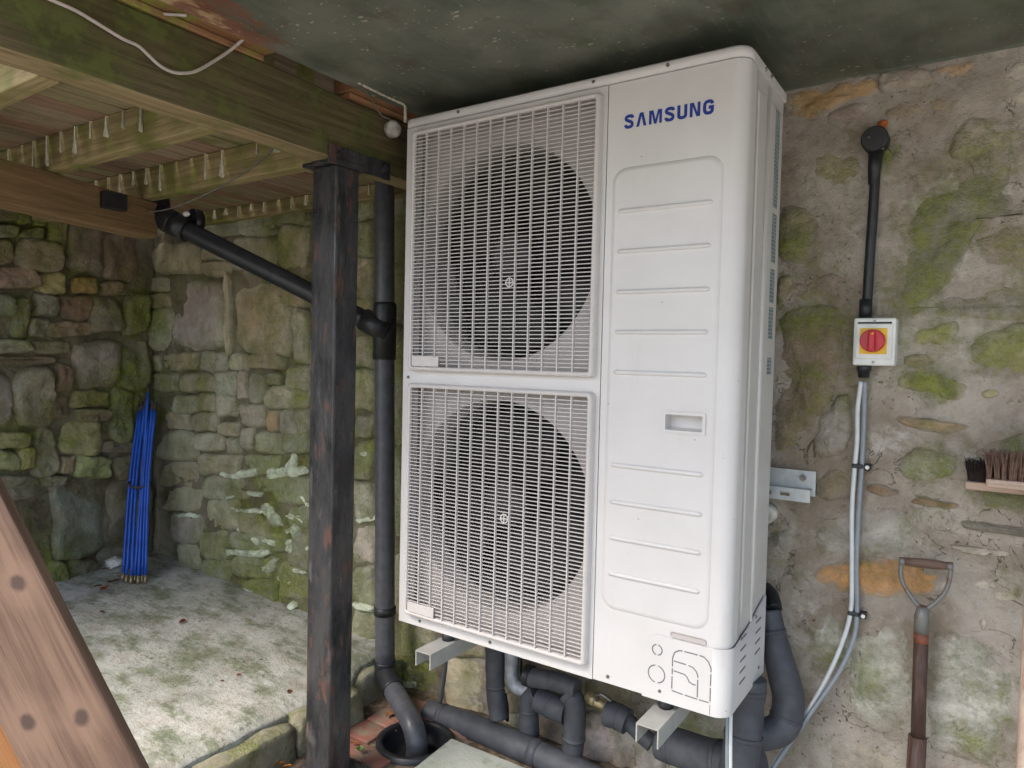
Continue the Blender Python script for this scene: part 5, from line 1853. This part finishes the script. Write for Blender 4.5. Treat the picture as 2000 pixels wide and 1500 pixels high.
# two cables from the isolator, two clips
cab1 = [(1682, 745), (1675, 800), (1674, 860), (1668, 930), (1664, 1000), (1664, 1100), (1662, 1190), (1645, 1255), (1612, 1330), (1565, 1410), (1530, 1465), (1490, 1525)]
cab2 = [(1689, 745), (1688, 800), (1686, 860), (1682, 930), (1677, 1000), (1673, 1100), (1674, 1190), (1668, 1245), (1640, 1310), (1585, 1390), (1540, 1455), (1500, 1515)]
for pts, m, lab in ((cab1, M_CABLE_W, 'white cable hanging in a curve from the isolator switch'), (cab2, M_CABLE_G, 'grey cable hanging alongside the white one from the isolator switch')):
    ys = [WY - 0.03] + [WY - 0.022] * 6 + [WY - 0.03, WY - 0.05, WY - 0.08, WY - 0.10, WY - 0.12]
    P = px_path(pts, ys)
    o0 = P[0]
    bm = bmesh.new()
    tube(bm, [p - o0 for p in catmull(P, 8)], 0.0056, 10)
    tag(obj('power_cable', bm, m, None, o0), lab, 'cable')
for (u, v, lab) in ((1676, 910, 'black cable clip with white screw below the isolator switch'), (1668, 1198, 'black cable clip with white screw near the spade handle')):
    p = at(u, v, 1, WY - 0.022)
    cl = thing('cable_clip', lab, 'cable clip', p, 'black clips holding the two cables')
    bm = bmesh.new()
    box(bm, (-0.014, -0.009, -0.0055), (0.012, 0.016, 0.0055), 0.003, 2)
    box(bm, (0.0125, -0.004, -0.0095), (0.028, 0.018, 0.0065), 0.003, 2)
    obj('strap', bm, M_BLACKP, cl)
    bm = bmesh.new()
    tube(bm, [Vector((0.021, -0.0042, -0.001)), Vector((0.021, -0.008, -0.001))], 0.0048, 12)
    obj('screw', bm, M_WHITEP, cl)
# two cables rising beside the rear corner of the unit
for k, (u, m, lab) in enumerate(((1420, M_CABLE_G, 'grey cable dropping straight from the casing front right corner'), (1427, M_CABLE_W, 'white cable dropping straight from the casing front right corner'))):
    P = px_path([(u + 1, 1370), (u, 1440), (u, 1540)], [0.10, 0.09, 0.085])
    o0 = P[0]
    bm = bmesh.new()
    tube(bm, [p - o0 for p in catmull(P, 6)], 0.0040, 10)
    tag(obj('power_cable', bm, m, None, o0), lab, 'cable')

# pale knob on the wall left of the cables, orange plug above the round box
p = at(1500, 1002, 1, WY - 0.02)
bm = bmesh.new()
tube(bm, [Vector((0, 0.03, 0)), Vector((0, -0.02, 0)), Vector((0, -0.03, 0))], [0.024, 0.024, 0.016], 20)
tag(obj('wall_plug', bm, M_CLAY, None, p), 'pale round pipe end stub poking out of the wall under the bracket rail', 'pipe end')
p = at(1724, 243, 1, WY - 0.006)
bm = bmesh.new()
bmesh.ops.create_uvsphere(bm, u_segments=12, v_segments=8, radius=0.0105)
for v in bm.verts:
    v.co += mn.noise_vector(v.co * 90) * 0.003
shaded(bm)
g = plain('rusty orange nail head', (0.42, 0.11, 0.02), 0.7, var=0.4, nscale=90, bump=0.4)
tag(obj('nail_head', bm, g, None, p), 'small rusty orange nail head in the wall above the round black box', 'nail')

# ------------------------------------------------------------------ spade
SY = WY - 0.06
sp = thing('spade', 'old garden spade with iron D handle leaning against the wall', 'spade', at(1798, 1260, 1, SY))
SO = Vector(sp.location)
tl, tr = at(1762, 1096, 1, SY), at(1856, 1106, 1, SY)
bm = bmesh.new()
tube(bm, [tl.lerp(tr, 0.06) - SO, tl.lerp(tr, 0.2) - SO, tl.lerp(tr, 0.5) - SO, tl.lerp(tr, 0.8) - SO, tl.lerp(tr, 0.94) - SO], [0.0085, 0.0105, 0.0115, 0.0105, 0.0085], 14)
obj('grip', bm, wood_mat('worn grip wood', (0.10, 0.06, 0.045), (0.19, 0.125, 0.095), None, 0, 1.5, rough=0.55), sp)
g = G('old iron')
b_ = g.noise(40, g.pos)
M_IRON = g.out(g.mix(g.step(b_, 0.52, 0.66), (0.19, 0.19, 0.18), (0.19, 0.08, 0.05)), 0.5, g.bump(b_, 0.3, 0.003), 0.35)
for pts in ([(1762, 1092), (1759, 1118), (1764, 1140), (1780, 1166), (1799, 1190)], [(1857, 1102), (1855, 1130), (1846, 1156), (1828, 1176), (1806, 1192)]):
    P = px_path(pts, SY)
    bm = bmesh.new()
    tube(bm, [p - SO for p in catmull(P, 6)], 0.0052, 10)
    obj('yoke', bm, M_IRON, sp)
for p in (tl, tr):
    bm = bmesh.new()
    d = (tr - tl).normalized()
    tube(bm, [p - d * 0.006 - SO, p + d * 0.006 - SO], 0.0095, 12)
    obj('rivet', bm, M_IRON, sp)
bm = bmesh.new()
tube(bm, [p - SO for p in px_path([(1803, 1184), (1800, 1205), (1799, 1238)], SY)], [0.012, 0.0155, 0.0155], 16)
obj('socket', bm, M_IRON, sp)
M_RUSTW = plain('rust red collar', (0.20, 0.065, 0.035), 0.6, var=0.4)
bm = bmesh.new()
tube(bm, [p - SO for p in px_path([(1799, 1236), (1799, 1254)], SY)], 0.0158, 16)
obj('collar', bm, M_RUSTW, sp)
bm = bmesh.new()
tube(bm, [p - SO for p in px_path([(1799, 1252), (1796, 1330), (1793, 1440)], [SY, SY - 0.01, SY - 0.02])], 0.0152, 16)
obj('shaft', bm, M_SHAFT, sp)
bm = bmesh.new()
e = px_path([(1792, 1438), (1788, 1510)], [SY - 0.02, SY - 0.028])
e.append(e[1] + (e[1] - e[0]) * 1.0)
tube(bm, [p - SO for p in e], [0.019, 0.0195, 0.018], 16)
obj('ferrule', bm, M_SHAFT, sp)
bm = bmesh.new()
q0 = e[-1]
box(bm, q0 + Vector((-0.09, -0.006, GZ + 0.02 - q0.z)) - SO, q0 + Vector((0.09, 0.004, 0.01)) - SO, 0.003)
obj('blade', bm, M_IRON, sp)

# ------------------------------------------------------------------ two brooms, bristles up
def broom(label, p_left, z_top, length, y0, y1, blockh, brh, hand, mat_b, seed, lean):
    o = thing('broom', label, 'broom', p_left, 'brooms stood bristles up against the wall')
    bm = bmesh.new()
    box(bm, (0, y0, -blockh), (length, y1, 0), 0.004, 2)
    obj('brush_block', bm, M_PALEWOOD, o)
    rnd = random.Random(seed)
    bm = bmesh.new()
    nx = int(length / 0.011)
    for i in range(nx):
        for j in range(4):
            bx_ = 0.008 + (length - 0.016) * (i + rnd.uniform(-.3, .3)) / (nx - 1)
            by_ = y0 + 0.008 + (y1 - y0 - 0.016) * j / 3
            for k in range(14):
                ax, ay = rnd.uniform(-.28, .28), rnd.uniform(-.25, .2)
                if i < 2:
                    ax -= 0.12
                L_ = brh * rnd.uniform(0.8, 1.08)
                r0 = 0.0010
                b = Vector((bx_ + rnd.uniform(-.004, .004), by_ + rnd.uniform(-.003, .003), -0.002))
                t = b + Vector((ax * L_ * 0.55, ay * L_ * 0.55, L_))
                m = b.lerp(t, 0.5) + Vector((-ax * 0.004, 0, 0))
                v = []
                for pnt, rr in ((b, r0), (m, r0 * 0.9), (t, r0 * 0.55)):
                    v.append([bm.verts.new(pnt + Vector((rr * math.cos(a), rr * math.sin(a), 0))) for a in (0, 2.1, 4.2)])
                for a, c in zip(v, v[1:]):
                    for q in range(3):
                        bm.faces.new((a[q], a[(q + 1) % 3], c[(q + 1) % 3], c[q]))
    s = obj('bristles', bm, mat_b, o)
    s['kind'] = 'stuff'
    if hand is not None:
        bm = bmesh.new()
        tube(bm, [hand[0] - Vector(p_left), hand[1] - Vector(p_left)], [0.013, 0.0135], 16)
        obj('handle', bm, M_HANDLE, o)
    return o


pb = at(1926, 932, 1, WY - 0.10)
hb0 = Vector((pb.x + 0.155, WY - 0.085, pb.z - 0.02))
h1 = at(2015, 1150, 1, WY - 0.13)
h2 = at(2000, 1500, 1, WY - 0.20)
hd = (h2 - h1).normalized()
h3 = h2 + hd * ((GZ - h2.z) / hd.z)
broom('broom head with brown bristles and pale wooden block, nearer the camera', pb, 0, 0.31, -0.028, 0.028, 0.018, 0.060, (h1 - hd * 0.25, h3), M_BRIST, 1, 0)
pb2 = at(1886, 937, 1, WY - 0.045)
broom('dark bristled broom head half hidden behind the brown one', pb2, 0, 0.30, -0.026, 0.026, 0.018, 0.050, (Vector((pb2.x + 0.16, WY - 0.045, pb2.z - 0.01)), Vector((pb2.x + 0.19, WY - 0.16, GZ))), M_BRIST_D, 2, 0)

# ------------------------------------------------------------------ blue drain rods in the corner
rods_px = [(240, 1128), (247, 1132), (256, 1134), (263, 1132), (270, 1134), (277, 1132), (284, 1133), (252, 1120), (266, 1122), (280, 1120)]
tops = [(272, 796), (277, 792), (281, 800), (287, 790), (292, 796), (297, 800), (303, 795), (284, 785), (290, 757), (298, 790)]
rnd = random.Random(4)
for k, ((u, v), (tu, tv)) in enumerate(zip(rods_px, tops)):
    b = at(u, v, 2, plat_z(-1.79, 0.18) + 0.012)
    t = at(tu, tv, 1, 0.36)
    d = (t - b).normalized()
    rod = thing('drain_rod', 'blue plastic drain rod in the bundle leaning in the wall corner' if k != 8 else 'tallest blue drain rod, its top standing above the bundle in the corner', 'drain rod', b, 'blue drain rods leaning in the corner')
    bm = bmesh.new()
    mid = b.lerp(t, 0.55) + Vector((rnd.uniform(-.006, .006), rnd.uniform(-.01, .0), 0))
    P = catmull([b + d * 0.018, mid, t - d * 0.02], 6)
    tube(bm, [p - b for p in P], 0.0068, 10)
    obj('rod', bm, M_ROD, rod)
    bm = bmesh.new()
    tube(bm, [Vector((0, 0, 0)) - d * 0.012, d * 0.020], 0.0072, 10)
    obj('brass_end', bm, M_BRASS, rod)
    bm = bmesh.new()
    tube(bm, [t - b - d * 0.022, t - b + d * 0.02], 0.0072, 10)
    obj('top_end', bm, M_ROPE, rod)
q = at(275, 946, 1, 0.30)
bm = bmesh.new()
c_ = at(272, 946, 1, 0.27)
pts = []
for i in range(25):
    a = 2 * math.pi * i / 24
    pts.append(Vector((0.055 * math.cos(a), 0.045 * math.sin(a), 0.008 * math.sin(a * 2))))
tube(bm, pts, 0.005, 6, cap=False)
tag(obj('tie_strap', bm, M_ROPE, None, c_), 'dull brown strap tied round the middle of the blue rods', 'strap')
bm = bmesh.new()
bmesh.ops.create_icosphere(bm, subdivisions=3, radius=0.05)
for v in bm.verts:
    v.co = Vector((v.co.x * 1.1, v.co.y * 0.8, v.co.z * 0.5)) + mn.noise_vector(v.co * 25) * 0.015
shaded(bm)
tag(obj('loose_stone', bm, M_CLAY, None, at(222, 1098, 2, -0.25)), 'small pale loose stone lying by the feet of the blue rods', 'stone')

# ------------------------------------------------------------------ foreground timbers
def plank(name, label, cat, ca, cb, depth, width, thick, mat, ext0, ext1, roll):
    A, B = dep(*ca, depth[0]), dep(*cb, depth[1])
    d = (B - A).normalized()
    A2 = A - d * ext0
    B2 = B + d * ext1
    view = (A + B) / 2 - CC
    s = d.cross(view).normalized()
    nrm = d.cross(s).normalized()
    rot = Matrix.Rotation(roll, 3, d)
    s, nrm = rot @ s, rot @ nrm
    m = Matrix((d, s, nrm)).transposed().to_4x4()
    c = (A2 + B2) / 2
    L = (B2 - A2).length
    bm = bmesh.new()
    box(bm, (-L / 2, -width / 2, -thick / 2), (L / 2, width / 2, thick / 2), 0.004, 2)
    o = obj(name, bm, mat)
    m.translation = c
    o.matrix_world = m
    return tag(o, label, cat)


plank('timber_plank', 'sloping brown stained timber plank in the near left foreground', 'timber', (-6, 1152), (172, 1500), (0.90, 0.90), 0.112, 0.034, M_PLANK, 0.55, 0.42, math.radians(20))
plank('timber_post', 'orange stained timber just behind the sloping foreground plank', 'timber', (-60, 1330), (25, 1510), (1.0, 1.0), 0.075, 0.05, M_ORANGE, 0.5, 0.42, math.radians(12))

# ------------------------------------------------------------------ cables, wires, small things on the deck
P = [at(u, v, 0, -0.088) for u, v in [(60, -18), (105, 2), (150, 22), (200, 52), (240, 76), (270, 90), (292, 110), (312, 128), (335, 140), (358, 143), (385, 138), (420, 118), (450, 98)]]
P.append(at(476, 76, 0, -0.075))
P[0] = P[0]
o0 = P[4]
bm = bmesh.new()
tube(bm, [p - o0 for p in catmull(P, 5)], 0.0036, 8)
tag(obj('slack_cable', bm, M_CABLE_B, None, o0), 'slack cream cable drooping across the face of the large timber beam', 'cable')
P = [at(u, v, 2, 1.468) for u, v in [(235, -8), (270, 12), (310, 26), (364, 30)]]
o0 = P[0]
bm = bmesh.new()
tube(bm, [p - o0 for p in catmull(P, 5)], 0.0032, 8)
tag(obj('slack_cable', bm, M_CABLE_B, None, o0), 'short cream cable end tucked under the ceiling panel edge', 'cable')
# round pale lamp on a wire
lp_ = at(768, 252, 0, -0.082)
hl_ = thing('hanging_disc', 'pale round disc hung on the beam beside the heat pump by a wire', 'disc', lp_)
bm = bmesh.new()
tube(bm, [Vector((-0.014, 0, 0)), Vector((0.004, 0, 0)), Vector((0.014, 0, 0)), Vector((0.019, 0, 0))], [0.0235, 0.0245, 0.020, 0.010], 24)
obj('disc', bm, M_CLAY, hl_)
bm = bmesh.new()
w0, w1, w2 = at(706, 164, 2, CZ - 0.004), at(728, 198, 0, -0.078), at(745, 225, 0, -0.080)
tube(bm, [p - lp_ for p in catmull([w0, w1, w2, lp_ + Vector((0.0, -0.01, 0.024))], 5)], 0.0022, 6)
obj('hang_wire', bm, M_WIRE, hl_)
bm = bmesh.new()
P = [at(700, 162, 2, CZ - 0.003), at(740, 182, 2, CZ - 0.003), at(788, 204, 2, CZ - 0.003)]
pe = P[-1].copy()
P += [pe + Vector((0.004, 0.003, -0.006)), pe + Vector((0.005, 0.004, -0.05))]
o0 = P[0]
tube(bm, [p - o0 for p in P], [0.003, 0.003, 0.0035, 0.004, 0.0055], 8)
tag(obj('lime_edge', bm, M_DRIP, None, o0), 'pale beaded drip strip along the ceiling edge beside the heat pump top', 'drip strip')
# black box on the far beam, wire from it
p = at_bearer(222, 393, 0.018)
bm = bmesh.new()
box(bm, (-0.014, -0.042, -0.028), (0.02, 0.036, 0.026), 0.003, 2)
jb = tag(obj('junction_box', bm, M_BLACKP, None, p), 'small black junction box on the far timber beam', 'junction box')
P = [at(235, 402, 1, -0.15), at(270, 412, 1, -0.14), at(310, 412, 1, -0.15), at(360, 398, 1, -0.158), at(440, 360, 1, -0.158), at(500, 320, 1, -0.158), at(536, 288, 1, -0.158)]
P[0] = p + Vector((0.012, 0.03, -0.01))
o0 = P[0]
bm = bmesh.new()
tube(bm, [q - o0 for q in catmull(P, 6)], 0.0022, 6)
tag(obj('thin_wire', bm, M_WIRE, None, o0), 'thin grey wire looping from the black junction box up to the joist', 'wire')

# ------------------------------------------------------------------ fallen leaves
rnd = random.Random(9)


def leaf(u, v, z, size, mat, label, grp):
    c = at(u, v, 2, z)
    if grp == 'leaves fallen on the concrete floor':
        c = at(u, v, 2, plat_z(c.x, c.y) + 0.003)
    bm = bmesh.new()
    out = [(0, -1), (0.3, -0.65), (0.52, -0.15), (0.42, 0.35), (0.15, 0.8), (0, 1)]
    mid = [bm.verts.new((0, y * size, 0.0)) for y in (-1, -0.6, -0.1, 0.4, 1)]
    for s in (1, -1):
        e = [bm.verts.new((s * x * size, y * size, size * rnd.uniform(0.12, 0.38))) for x, y in out[1:-1]]
        ch = [mid[0]] + e + [mid[4]]
        for i in range(4):
            try:
                bm.faces.new((mid[i], ch[i + 1], mid[i + 1]) if s > 0 else (mid[i], mid[i + 1], ch[i + 1]))
            except ValueError:
                pass
            if i < 3:
                bm.faces.new((mid[i + 1], ch[i + 1], ch[i + 2]) if s > 0 else (mid[i + 1], ch[i + 2], ch[i + 1]))
    bmesh.ops.solidify(bm, geom=bm.faces[:], thickness=0.0006)
    o = obj('fallen_leaf', bm, mat, None, c + Vector((0, 0, 0.002)))
    o.rotation_euler = (rnd.uniform(-.3, .3), rnd.uniform(-.3, .3), rnd.uniform(0, 6.28))
    tag(o, label, 'leaf', grp)


SHR = 'small red brown fallen leaf in the litter at the feet of the blue rods'
for (u, v, s, lab) in ((357, 1215, .02, 'red brown fallen leaf alone in the middle of the mossy concrete floor'), (433, 1331, .012, 'left one of two tiny red leaf scraps on the mossy concrete floor'),
                       (466, 1319, .012, 'right one of two tiny red leaf scraps on the mossy concrete floor'), (565, 1352, .014, 'brown leaf scrap on the concrete floor nearest the steel post'),
                       (205, 1150, .022, SHR), (216, 1138, .02, SHR), (228, 1135, .02, SHR), (190, 1146, .018, SHR), (200, 1196, .02, 'dark fallen leaf on the concrete floor by the foreground plank'),
                       (205, 1112, .018, SHR), (262, 1138, .016, SHR), (318, 1076, .02, SHR), (300, 1086, .02, SHR)):
    leaf(u, v, -0.3, s, M_LEAF, lab, 'leaves fallen on the concrete floor')
SHO = 'small orange fallen leaf in the gutter between kerb stones and brick paving'
for (u, v, s, lab) in ((585, 1462, .02, 'bright orange fallen leaf against the kerb just left of the steel post'), (760, 1396, .018, 'orange fallen leaf on the brick paving left of the sloping drainpipe'), (520, 1486, .016, SHO), (545, 1494, .016, SHO), (748, 1345, .014, SHO), (560, 1498, .016, SHO), (768, 1372, .012, SHO), (692, 1452, .012, SHO)):
    leaf(u, v, GZ + 0.006, s, M_LEAF_O, lab, 'leaves fallen on the brick paving')
# little weed
wp = at(704, 1470, 2, GZ)
weed = thing('weed_seedling', 'tiny bright green weed growing between the bricks beside the post', 'plant', wp)
for k in range(5):
    bm = bmesh.new()
    a = k * 1.26
    d = Vector((math.cos(a), math.sin(a), 0))
    s = d.cross(Vector((0, 0, 1)))
    tip = d * 0.016 + Vector((0, 0, 0.016))
    vs = [bm.verts.new(p) for p in (Vector((0, 0, 0.004)), d * 0.009 + s * 0.006 + Vector((0, 0, 0.014)), tip, d * 0.009 - s * 0.006 + Vector((0, 0, 0.014)))]
    bm.faces.new(vs)
    bmesh.ops.solidify(bm, geom=bm.faces[:], thickness=0.0005)
    obj('leaf', bm, M_GREENLEAF, weed)
